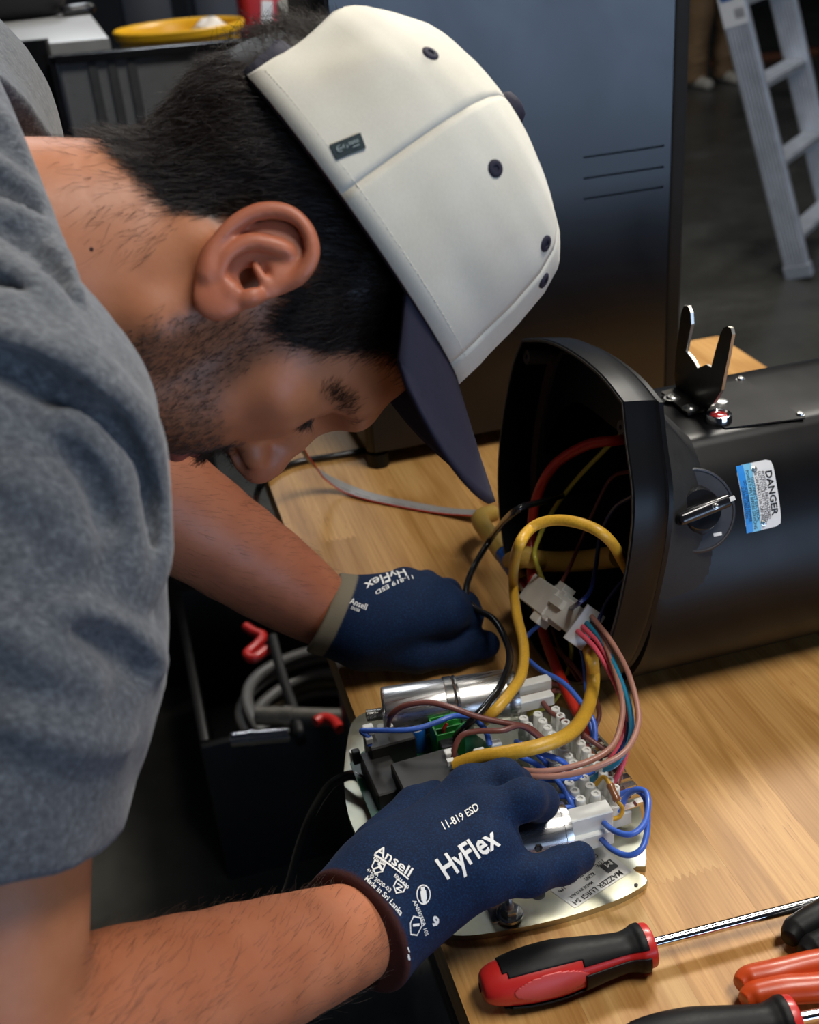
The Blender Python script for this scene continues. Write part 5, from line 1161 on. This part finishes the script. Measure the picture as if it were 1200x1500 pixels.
HAIRLINE = [(-.112, -.078), (-.098, -.068), (-.084, -.062), (-.066, -.056), (-.042, -.042), (-.032, -.024), (-.029, .014), (-.012, .024), (.004, .017), (.012, .004), (.024, -.006), (.038, .000), (.047, .022), (.051, .044), (.066, .062), (.09, .078), (.11, .09), (.11, .2), (-.2, .2), (-.2, -.078)]
BEARD = [(.036, -.120), (.024, -.088), (.006, -.070), (.008, -.044), (.016, -.006), (.036, -.008), (.041, -.022), (.049, -.038), (.062, -.043), (.080, -.040), (.094, -.032), (.12, -.034), (.12, -.13), (.06, -.13)]
bm0, hv, hq = sdf_mesh(head_field, (-.11, -.15, -.24), (.11, .14, .15), .0015, 'body')
hn = normals_of(head_field, hv)
ab = hv.copy(); ab[:, 0] = np.abs(ab[:, 0]); ef = ear_field(ab.astype(F32))[0]
def sdist(poly):
    """signed distance (negative inside) to an outline on the side of the head"""
    q = hv[:, 1:3]; d = np.full(len(q), 9.); n = len(poly)
    for i in range(n):
        a = np.array(poly[i]); b = np.array(poly[(i+1) % n]); t = np.clip((q-a)@(b-a)/((b-a)@(b-a)), 0, 1); d = np.minimum(d, np.linalg.norm(q-a-t[:, None]*(b-a), axis=1))
    return np.where(inpoly(q[:, 0], q[:, 1], poly), -d, d)
sst = lambda x, a, b: (lambda t: t*t*(3-2*t))(np.clip((x-a)/(b-a), 0, 1))
hsd = sdist(HAIRLINE); bsd = sdist(BEARD); wob = noise3(hv, 90, 4)*.0035+noise3(hv, 260, 6)*.002
scalp = sst(-(hsd+wob), -.003, .005)*(ef > .004); beard = sst(-(bsd+wob*1.5), -.007, .008)*(ef > .006)*(hv[:, 2] > -.125)
lipm = ((np.abs(hv[:, 0]) < .026) & (hv[:, 1] > .074) & (hv[:, 2] < -.049) & (hv[:, 2] > -.071)).astype(float); beard = beard*(1-lipm)
nose_r = np.exp(-((hv-np.array([0, .116, -.020]))**2).sum(1)/.018**2); ear_r = np.clip(1-ef/.004, 0, 1)
cheek = np.exp(-((ab-np.array([.05, .07, -.02]))**2).sum(1)/.022**2)
sm_ = scalp.copy()
hv2 = hv+hn*(sst(-hsd, -.002, .024)*sst(ef, .004, .022)*sst(hv[:, 1], .055, .0)*.0065)[:, None]
bw, bv, bq = sdf_mesh(body_field, *bounds([SR, ER, WR, SL, EL, WL, CH, PV], .17), .0042, 'limbs')
V_ = np.concatenate([hv2@HR.T+HO, bv]); Q_ = np.concatenate([hq, bq+len(hv)])
me = bpy.data.meshes.new('body'); me.vertices.add(len(V_)); me.vertices.foreach_set('co', V_.astype(F32).ravel()); me.loops.add(Q_.size); me.loops.foreach_set('vertex_index', Q_.ravel().astype(np.int32))
me.polygons.add(len(Q_)); me.polygons.foreach_set('loop_start', np.arange(0, Q_.size, 4, dtype=np.int32)); me.update(calc_edges=True); me.polygons.foreach_set('use_smooth', [True]*len(Q_)); me.validate()
z0 = np.zeros(len(bv)); armf = np.clip(1-np.abs(s_cap(bv.astype(F32), ER, WR, .04))/.03, 0, 1)*.30+np.clip(1-np.abs(s_cap(bv.astype(F32), EL, WL, .04))/.03, 0, 1)*.45
vattr(me, 'scalp', np.concatenate([np.clip(scalp*1.3, 0, 1), z0])); vattr(me, 'beard', np.concatenate([np.maximum(beard*.8, np.clip(1.2-np.min([np.linalg.norm(ab-np.array(q), axis=1) for q in spline([(.012, .099, .034), (.028, .096, .036), (.044, .085, .031), (.055, .076, .022), (.060, .067, .014)], 6)], 0)/.0055, 0, .40)), z0])); vattr(me, 'lip', np.concatenate([lipm*.8, z0]))
vattr(me, 'flush', np.concatenate([np.clip(nose_r*.55+ear_r*.55+cheek*.25, 0, .8), armf])); link('body', me, skin, man)
# hair
hm, nt, bs = nodes('dark_brown_hair'); bs.inputs['Base Color'].default_value = (.016, .009, .006, 1); bs.inputs['Roughness'].default_value = .42; bs.inputs['Specular IOR Level'].default_value = .35
hb, nt, bs = nodes('brown_stubble'); bs.inputs['Base Color'].default_value = (.045, .024, .015, 1); bs.inputs['Roughness'].default_value = .5
def tangent(n, d): t = d-n*np.einsum('ij,ij->i', n, d)[:, None]; return t/(np.linalg.norm(t, axis=1)[:, None]+1e-9)
def grow(name, w_, count, d0, lift, ln, m, rad, steps=5, curl=.05, jit=.0008, seed=1, verts=None, nor=None, xf=True):
    g = np.random.default_rng(seed); verts = hv2 if verts is None else verts; nor = hn if nor is None else nor
    i = g.choice(len(verts), count, p=w_/w_.sum()); n = nor[i]; r = verts[i]+g.normal(0, jit, (count, 3)); r -= n*.0006
    d = d0(verts[i], n, g) if callable(d0) else np.tile(np.asarray(d0, float), (count, 1)); d = tangent(n, d+g.normal(0, .16, d.shape))+n*lift; d /= np.linalg.norm(d, axis=1)[:, None]
    l_ = g.uniform(ln[0], ln[1], count)
    if xf: r = r@HR.T+HO; d = d@HR.T
    gr_ = -(n@HR.T if xf else n)*lift*.9
    o = hair_strands(name, r, d, l_, steps, m, man, rad, curl, gr_, seed); o['kind'] = 'stuff'; return o
capu = (RC.T@CU_); capw = ((hv2@HR.T+HO)-CO_)@CU_          # height above the cap rim
vis = (capw < .004)
grow('hair', scalp**2*vis*(hv[:, 2] > -.09), 17000, lambda v_, n, g: np.stack([v_[:, 0]*2.0, -.35+0*v_[:, 0]-np.clip(v_[:, 1], 0, 1)*3, -1+0*v_[:, 0]], 1), .42, (.009, .019), hm, (.00016, .00005), 6, .10, seed=2)
side_w = inpoly(hv[:, 1], hv[:, 2], [(.0, .03), (.008, .004), (.024, -.004), (.040, .002), (.052, .04), (.066, .064), (.04, .09), (0, .06)])*(ef > .006)
grow('sideburn', side_w.astype(float), 2600, (0, .10, -1), .35, (.008, .018), hm, (.00014, .00005), 5, .12, seed=3)
nape = inpoly(hv[:, 1], hv[:, 2], [(-.11, -.078), (-.05, -.052), (-.034, -.035), (-.02, -.06), (-.03, -.095), (-.08, -.11), (-.12, -.10)])
grow('nape_hair', nape*np.exp(-np.abs(hv[:, 2]+.055)/.018), 420, (0, .35, -1), .25, (.006, .016), hb, (.00008, .00003), 5, .12, seed=5)
grow('beard', np.clip(beard, 0, 1)**1.5*(hv[:, 0] > -.07), 9500, lambda v_, n, g: np.stack([0*v_[:, 0], .25+0*v_[:, 0], -1+0*v_[:, 0]], 1), .55, (.0025, .0065), hb, (.00012, .00005), 4, .10, seed=6)
mus = ((np.abs(hv[:, 0]) < .032) & (hv[:, 1] > .070) & (hv[:, 2] < -.036) & (hv[:, 2] > -.053)).astype(float)
grow('moustache', mus, 1000, lambda v_, n, g: np.stack([np.sign(v_[:, 0])*.6, .3+0*v_[:, 0], -1+0*v_[:, 0]], 1), .7, (.005, .010), hm, (.00012, .00005), 4, .1, seed=7)
brow_d = np.min([np.linalg.norm(ab-np.array(q), axis=1) for q in spline([(.012, .099, .034), (.028, .096, .036), (.044, .085, .031), (.055, .076, .022), (.060, .067, .014)], 6)], 0)
grow('eyebrow', np.clip(1-brow_d/.0058, 0, 1), 620, lambda v_, n, g: np.stack([np.sign(v_[:, 0])*1., 0*v_[:, 0], .25+0*v_[:, 0]], 1), .22, (.006, .011), hb, (.00010, .00004), 4, .08, seed=8)
lash_d = np.min([np.linalg.norm(ab-np.array(q), axis=1) for q in spline([(.022, .0865, .0098), (.027, .0895, .0065), (.035, .0890, .0060), (.043, .0805, .0095)], 5)], 0)
grow('eyelashes', np.clip(1-lash_d/.0030, 0, 1), 220, (0, .9, -.8), 1.4, (.006, .009), hm, (.00014, .00003), 4, .04, seed=9)
cu_w = (scalp > .5)*np.exp(-((hv-np.array([.0, -.105, .062]))**2).sum(1)/.026**2)
grow('hair_tuft', cu_w+1e-9, 1500, (0, -.9, -.2), .8, (.012, .022), hm, (.00016, .00005), 6, .12, seed=10)
bnv = normals_of(body_field, bv)
for nm, a, b, n_, sd_ in (('arm_hair', ER, WR, 2300, 11), ('arm_hair', EL, WL, 2300, 12)):
    ax = unit(b-a); t_ = ((bv-a)@ax)/np.linalg.norm(b-a); w_ = ((t_ > .02) & (t_ < .92) & (np.abs(s_cap(bv.astype(F32), a, b, .04)) < .03)).astype(float)*(.35+noise3(bv, 30, 8)*.3)
    grow(nm, np.clip(w_, 0, 1), n_, lambda v_, n, g, ax=ax: np.tile(ax, (len(v_), 1))+np.cross(n, ax)*.55, .45, (.006, .014), hb, (.000065, .00003), 5, .08, .002, sd_, bv, bnv, False)
mp_ = hit(BVHTree.FromPolygons([Vector(q) for q in (hv2@HR.T+HO)], [tuple(int(x) for x in f) for f in hq]), 134, 365)
bm = bmesh.new(); bm_lathe(bm, [(.0011, -.0003), (.0009, .0004), (0, .0007)], frame(mp_[0], None, unit(np.cross(mp_[1], (1, 0, 0))), mp_[1]), 12, caps=False); obj('mole', bm, mat('mole_brown', (.05, .018, .012), .6), man, sm=1)
# t-shirt
sh, nt, bs = nodes('heather_grey_jersey'); v = coords(nt)
f1 = noise(nt, coords(nt, (260, 620, 260)), 1.0, 5, .7, .2); f2 = noise(nt, v, 900, 2)
c = ramp(nt, f1, [(.30, (.058, .063, .071)), (.5, (.102, .110, .122)), (.68, (.18, .19, .20))]); nt.links.new(mixc(nt, .4, c, ramp(nt, f2, [(.35, (.55,)*3), (.65, (1, 1, 1))]), 'MULTIPLY'), bs.inputs['Base Color'])
bs.inputs['Roughness'].default_value = .9; bs.inputs['Sheen Weight'].default_value = .25; bs.inputs['Specular IOR Level'].default_value = .2
bump(nt, bs, f2, .25, .0006)
me, sv, sq = sdf_mesh(shirt_field, *bounds([SR, ER, SL, EL, CH, PV, NBW], .2), .0031, 'tshirt'); link('tshirt', me, sh, man)
# trousers and boots, below and left of the frame
FT = V3(-.62, PV[1], 0)
def trousers(p):
    d = s_cap(p, PV+V3(0, .06, .0), PV+V3(0, -.06, .0), .158)
    for s_ in (-1, 1): d = smin(d, chain(p, [PV+V3(0, s_*.09, -.03), V3(-.55, PV[1]+s_*.13, .50), V3(-.66, PV[1]+s_*.15, .10)], [.10, .075, .070], .02), .05)
    return smax(d, .045-p[:, 2], .01)
me, tv, tq = sdf_mesh(trousers, *bounds([PV+V3(0, 0, .2), FT+V3(-.05, -.2, 0), FT+V3(0, .2, 0)], .2), .010, 'trousers'); link('trousers', me, mat('dark_work_trousers', (.022, .024, .03), .85, scale=60, bmp=.1), man)
for s_ in (-1, 1):
    o = V3(-.66, PV[1]+s_*.15, 0); fn = lambda p: smax(smin(s_cap(p-o.astype(F32), (-.03, 0, .05), (.17, 0, .04), .052, .046), s_cap(p-o.astype(F32), (0, 0, .05), (0, 0, .14), .055), .03), .002-p[:, 2], .004)
    me, q1_, q2_ = sdf_mesh(fn, o+V3(-.12, -.1, -.02), o+V3(.26, .1, .22), .007, 'boot'); link('boot', me, blkr, man)
# ------------------------------------------------------------------ cap
cm, nt, bs = nodes('cream_cotton_twill'); v = coords(nt); f1 = noise(nt, v, 18, 4); f2 = noise(nt, coords(nt, (1200, 1200, 500)), 1.0, 2)
nt.links.new(mixc(nt, .25, ramp(nt, f1, [(.3, (.67, .63, .52)), (.7, (.76, .73, .63))]), ramp(nt, f2, [(.3, (.75,)*3), (.7, (1, 1, 1))]), 'MULTIPLY'), bs.inputs['Base Color']); bs.inputs['Roughness'].default_value = .85; bs.inputs['Sheen Weight'].default_value = .1; bump(nt, bs, f2, .15, .0004)
navy = mat('navy_twill', (.013, .012, .030), .8, var=.2, scale=500, bmp=.15)
cap_e = empty('cap', tuple(CO_)); cap_e.parent = man; cap_e.matrix_parent_inverse = Matrix.Translation(man.location).inverted()
D2 = math.radians
def crease(phi, t):      # soft dents of the worn fabric
    return -.0030*math.exp(-((phi-D2(148))/.20)**2-((t-.22)/.10)**2)+.0022*math.exp(-((phi-D2(128))/.16)**2-((t-.30)/.12)**2)-.0012*math.exp(-((phi-D2(60))/.25)**2-((t-.12)/.05)**2)
for a, b in ((-40, 40), (40, 104), (104, 180), (-104, -40), (-180, -104)):
    bm = bmesh.new(); nu, nv = 22, 30; G_ = []
    for i in range(nu+1):
        col = []
        for j in range(nv+1):
            t = .985*(j/nv)**.9; k = i/nu
            lo, hi = D2(a), D2(b)
            if t < .40:
                w_ = D2(27)*math.sqrt(1-(t/.40)**2)
                if b == 180: hi -= w_
                if a == -180: lo += w_
            phi = lo+(hi-lo)*k; e_ = min(k, 1-k)*(b-a)*1.6*(1-t*.8)
            off = -.0003*math.exp(-(e_/.7)**2)+(.0007 if t < .105 else 0)+crease(abs(phi), t)
            col.append(bm.verts.new(cap_pt(phi, t, off)))
        G_.append(col)
    for i in range(nu):
        for j in range(nv): bm.faces.new((G_[i][j], G_[i+1][j], G_[i+1][j+1], G_[i][j+1]))
    o = obj('crown_panel', bm, cm, cap_e, sm=.9); md = o.modifiers.new('thickness', 'SOLIDIFY'); md.thickness = .0022; md.offset = -1
def cap_n(phi, t): e = 1e-3; n = np.cross(cap_pt(phi+e, t)-cap_pt(phi-e, t), cap_pt(phi, t+e)-cap_pt(phi, t-e)); n = unit(n); return n if np.dot(n, cap_pt(phi, t)-(CO_+CU_*.03)) > 0 else -n
def cap_find(px, py):
    best = None
    for ph in range(-60, 181, 3):
        for t in np.linspace(.02, .97, 40):
            q = cap_pt(D2(ph), t); n = cap_n(D2(ph), t) if False else None; x, y, d = proj(q); e = (x-px)**2+(y-py)**2+d*200
            if best is None or e < best[0]: best = (e, D2(ph), t)
    return best[1], best[2]
for px, py in ((627, 82), (719, 246), (801, 355), (797, 412)):
    ph, t = cap_find(px, py); n = cap_n(ph, t); M = frame(cap_pt(ph, t), None, unit(np.cross(n, CF_)), n); bm = bmesh.new()
    bm_lathe(bm, [(.0016, -.0005), (.0018, .0010), (.0032, .0012), (.0044, .0006), (.0046, -.0003)], M, 20, caps=False); bm_lathe(bm, [(.0019, .0003), (0, .0003)], M, 16, caps=False); obj('eyelet', bm, navy, cap_e, sm=1)
bm = bmesh.new(); M = frame(cap_pt(0, 1.0), CF_, None, CU_); bm_lathe(bm, [(.0090, -.003), (.0098, .0015), (.0095, .0050), (.0078, .0080), (.004, .0094), (0, .0098)], M, 28, caps=False); obj('button', bm, navy, cap_e, sm=1)
bm = bmesh.new()
for tt, a0, a1 in ((.045, -150, 150),):
    k = 0
    for ph in np.arange(a0, a1, 1.9):
        q0, q1 = cap_pt(D2(ph), tt, .0006), cap_pt(D2(ph+1.25), tt, .0006); bm_tube(bm, [q0, (q0+q1)/2+unit((q0+q1)/2-CO_-CU_*.03)*.0001, q1], .00026, 4)
tag(obj('stitching', bm, mat('cream_thread', (.72, .69, .59), .8), cap_e, sm=1), kind='stuff')
# bill
bm = bmesh.new(); G_ = []
for i in range(41):
    s_ = -1+2*i/40; ph = s_*D2(72); b0 = np.array([(CB-.004)*math.sin(ph), (CA-.004)*math.cos(ph)]); o_ = np.array([.081*math.sin(s_*D2(86)), CA*.40+.134*max(math.cos(s_*D2(86)), 0)**.58]); col = []
    for j in range(15):
        q = b0+(o_-b0)*j/14; u = -.36*(q[1]-b0[1])*.80-2.5*q[0]**2*min(1, j/9)-.0005
        col.append(bm.verts.new(c2w(q[0], q[1], u)))
    G_.append(col)
for i in range(40):
    for j in range(14): bm.faces.new((G_[i][j], G_[i+1][j], G_[i+1][j+1], G_[i][j+1]))
bl = obj('bill', bm, navy, cap_e, sm=.9); md = bl.modifiers.new('thickness', 'SOLIDIFY'); md.thickness = .0034; md.offset = 0
# strap across the back opening, sweat band edge
bm = bmesh.new(); G_ = []
for i in range(21):
    ph = D2(180-34+68*i/20); G_.append([bm.verts.new(cap_pt(ph, t, -.002)) for t in (.0, .05, .10, .15)])
for i in range(20):
    for j in range(3): bm.faces.new((G_[i][j], G_[i+1][j], G_[i+1][j+1], G_[i][j+1]))
stp = obj('strap', bm, navy, cap_e, sm=.9); md = stp.modifiers.new('thickness', 'SOLIDIFY'); md.thickness = .0022
bm = bmesh.new(); bm_tube(bm, [c2w((CB-.003)*math.sin(a), (CA-.003)*math.cos(a), .001) for a in np.linspace(-D2(152), D2(152), 80)], .0022, 8); obj('sweatband', bm, navy, cap_e, sm=1)
# woven tag folded over the side seam
tg = mat('dark_green_tag', (.006, .022, .028), .6)
ph0, t0 = cap_find(497, 222); ph1, t1 = cap_find(527, 208)
n_ = cap_n((ph0+ph1)/2, (t0+t1)/2); cap_b = BVHTree.FromPolygons([Vector(cap_pt(D2(p_), t)) for p_ in range(60, 151, 3) for t in np.linspace(0, .9, 31)], [(i*31+j, (i+1)*31+j, (i+1)*31+j+1, i*31+j+1) for i in range(30) for j in range(30)])
cq = [hit(cap_b, *q)[0] for q in ((493, 235), (536, 217), (528, 196), (483, 214))]; tm = quad_map(cq)
bm = rect_bm(0, 0, 1, 1, 5, 4); tgo = printed(bm, 'side_tag', tg, cap_e, tm, cap_b, .0016); md = tgo.modifiers.new('thickness', 'SOLIDIFY'); md.thickness = .001
bm = bmesh.new()
def ring2(bm, cx, cy, rx, ry, w_, a0=0, a1=360, n=24):
    for i in range(n):
        p = [D2(a0+(a1-a0)*(i+k)/n) for k in (0, 1)]; vs = [bm.verts.new((cx+(rx-d_)*math.cos(q), cy+(ry-d_)*math.sin(q), 0)) for q, d_ in ((p[0], 0), (p[1], 0), (p[1], w_), (p[0], w_))]; bm.faces.new(vs)
ring2(bm, .24, .52, .10, .20, .03, 60, 300, 14); rect_bm(.20, .49, .33, .54, 2, 1, bm); ring2(bm, .40, .56, .055, .12, .025, 90, 270, 10); ring2(bm, .44, .48, .055, .12, .025, -90, 90, 10)
for x_, y_, w_ in ((.54, .60, .07), (.63, .60, .04), (.69, .60, .08), (.80, .60, .05), (.54, .48, .05), (.61, .48, .09), (.72, .48, .05), (.79, .48, .07)): rect_bm(x_, y_, x_+w_, y_+.055, 1, 1, bm)
rect_bm(.62, .26, .84, .31, 2, 1, bm)
pale = mat('pale_thread', (.35, .42, .42), .7); me = to_mesh(bm, 'tag_stitching'); press(me, tm, cap_b, .0024); link('tag_stitching', me, pale, cap_e)
# ------------------------------------------------------------------ gloves
def glove_mat(name, hemcol):
    m, nt, bs = nodes(name); v = coords(nt); k = noise(nt, coords(nt, (900, 900, 900)), 1.0, 2, .6); b_ = noise(nt, v, 40, 4)
    c = ramp(nt, k, [(.30, (.0004, .0065, .027)), (.52, (.0008, .0125, .050)), (.72, (.003, .029, .092))]); c = mixc(nt, .4, c, ramp(nt, b_, [(.3, (.65,)*3), (.7, (1, 1, 1))]), 'MULTIPLY')
    a = N(nt, 'ShaderNodeAttribute', attribute_name='hem'); c = mixc(nt, a.outputs['Fac'], c, hemcol)
    nt.links.new(c, bs.inputs['Base Color']); bs.inputs['Roughness'].default_value = .82; bs.inputs['Sheen Weight'].default_value = .02; bs.inputs['Specular IOR Level'].default_value = .25; bump(nt, bs, k, .35, .0006); return m
gl_obj = {}
for key, fn, J, cf, nn, wdt, mm in (('right', glove_r, JR, CUFR, NR, .0042, glove_mat('navy_knit_maroon_hem', (.040, .009, .007))), ('left', glove_l, JL, CUFL, NL, .0150, glove_mat('navy_knit_tan_band', (.21, .18, .125)))):
    me, gv, gq = sdf_mesh(fn, *bounds([x for k in J if k != 'r' for x in J[k]]+[cf], .06), .0019, 'glove')
    s_ = -((gv-cf)@nn); vattr(me, 'hem', np.clip((wdt-s_)/.0012, 0, 1)); o = link('glove', me, mm, man); gl_obj[key] = o
    if key == 'right': o['label'] = 'dark blue glove with maroon hem on the near hand'
    else: o['label'] = 'dark blue glove with a tan knit band on the far hand'
GB = {k: bvh_of(o) for k, o in gl_obj.items()}
def glove_print(key, bm, corners, name, off=.00045, cuts=0):
    cs_ = [hit(GB[key], *q) for q in corners]
    pl0 = [c_[0] for c_ in cs_ if c_[0] is not None]
    ws = [c_[0] if c_[0] is not None else PP(*q, pl0[0], unit(ray(*q))) for q, c_ in zip(corners, cs_)]
    me = to_mesh(bm, name); dense(me, 2); press(me, quad_map(ws), GB[key], off); return link(name, me, white_ink, gl_obj[key])
def fit_text(s_, bold=.0, h=1.0):
    me = text_mesh(s_, 1.0, bold, align='LEFT'); xs = [v.co.x for v in me.vertices]; ys = [v.co.y for v in me.vertices]; bm = bmesh.new(); bm.from_mesh(me); y0_ = 0
    cap_h = .69
    ymin = min(ys); base = -.345+ (0 if True else 0)
    for v in bm.verts: v.co = ((v.co.x-min(xs))/(max(xs)-min(xs)), (v.co.y-BASE[0])/cap_h, 0)
    bpy.data.meshes.remove(me); return bm
_me = text_mesh('H', 1.0, 0); BASE = [min(v.co.y for v in _me.vertices)]; bpy.data.meshes.remove(_me)
gp = lambda s_, cs_, key='right', bold=.02: glove_print(key, fit_text(s_, bold), cs_, 'print')
gp('HyFlex', ((655, 1288), (733, 1237), (717, 1211), (637, 1261)), bold=.022)
gp('11-819 ESD', ((652, 1216), (703, 1186), (698, 1176), (646, 1205)), bold=.012)
gp('Ansell', ((549, 1250), (599, 1285), (606, 1273), (556, 1238)), bold=.014)
gp('EN388', ((547, 1259), (565, 1268), (567, 1264), (549, 1255)), bold=.015)
gp('EN1430', ((577, 1284), (597, 1303), (600, 1299), (580, 1280)), bold=.015)
gp('© 2020-03', ((541, 1285), (571, 1308), (574, 1303), (544, 1280)), bold=.015)
gp('Made in Sri Lanka', ((534, 1289), (586, 1342), (591, 1336), (539, 1283)), bold=.015)
gp('ANSI/ISEA 105', ((604, 1320), (622, 1371), (627, 1369), (609, 1318)), bold=.01)
gp('9', ((631, 1352), (640, 1360), (644, 1346), (635, 1340)), bold=.04)
gp('4121A', ((537, 1276), (554, 1285), (556, 1281), (539, 1272)), bold=.01)
bm = rect_bm(0, 0, 1, 1, 8, 1); glove_print('right', bm, ((548, 1254), (598, 1289), (599, 1287), (549, 1251)), 'underline')
def poly_line(pts, w_, closed=True):
    bm = bmesh.new(); n = len(pts)
    for i in range(n if closed else n-1):
        a = np.array(pts[i]); b = np.array(pts[(i+1) % n]); t = unit(b-a); q = np.array([-t[1], t[0]])*w_/2
        bm.faces.new([bm.verts.new((*x, 0)) for x in (a-q-t*w_/2, b-q+t*w_/2, b+q+t*w_/2, a+q-t*w_/2)])
    return bm
def merge(*bs_):
    o = bmesh.new()
    for b in bs_: m_ = to_mesh(b, 'x'); o.from_mesh(m_)
    return o
shield = [(.1, .95), (.9, .95), (.92, .4), (.5, .02), (.08, .4)]
hammer = merge(poly_line([(.3, .3), (.65, .7)], .12, False), poly_line([(.5, .8), (.8, .55)], .2, False))
glove_print('right', merge(poly_line(shield, .09), hammer), ((541, 1276), (559, 1285), (566, 1268), (548, 1259)), 'emblem')
glove_print('right', merge(poly_line(shield, .09), poly_line([(.3, .7), (.7, .7), (.35, .35), (.75, .35)], .1, False)), ((572, 1305), (589, 1313), (597, 1299), (581, 1286)), 'emblem')
bm = bmesh.new(); ring2(bm, .5, .5, .5, .5, .07, n=28); hand = poly_line([(.38, .3), (.38, .62), (.62, .62), (.62, .3)], .16); hand2 = poly_line([(.5, .2), (.5, .75)], .26, False)
glove_print('right', merge(bm, hand, hand2), ((612, 1328), (632, 1322), (629, 1294), (608, 1298)), 'emblem')
glove_print('right', merge(poly_line([(.2, .95), (.75, .98), (1, .6), (.75, .05), (.15, .0), (0, .55)], .07), poly_line([(.3, .5), (.7, .6)], .14, False)), ((599, 1368), (614, 1372), (620, 1345), (602, 1340)), 'emblem')
bm = rect_bm(0, 0, .25, .45, 1, 2); rect_bm(.3, .6, .55, 1, 1, 2, bm); glove_print('right', bm, ((598, 1406), (606, 1404), (600, 1386), (594, 1388)), 'print')
gp('HyFlex', ((592, 834), (533, 856), (538, 867), (597, 844)), 'left', .016)
gp('11-819 ESD', ((604, 843), (549, 867), (551, 872), (606, 848)), 'left', .012)
gp('Ansell', ((512, 884), (536, 894), (539, 886), (515, 876)), 'left', .014)
gp('EN388', ((514, 892), (526, 897), (528, 893), (516, 888)), 'left', .01)
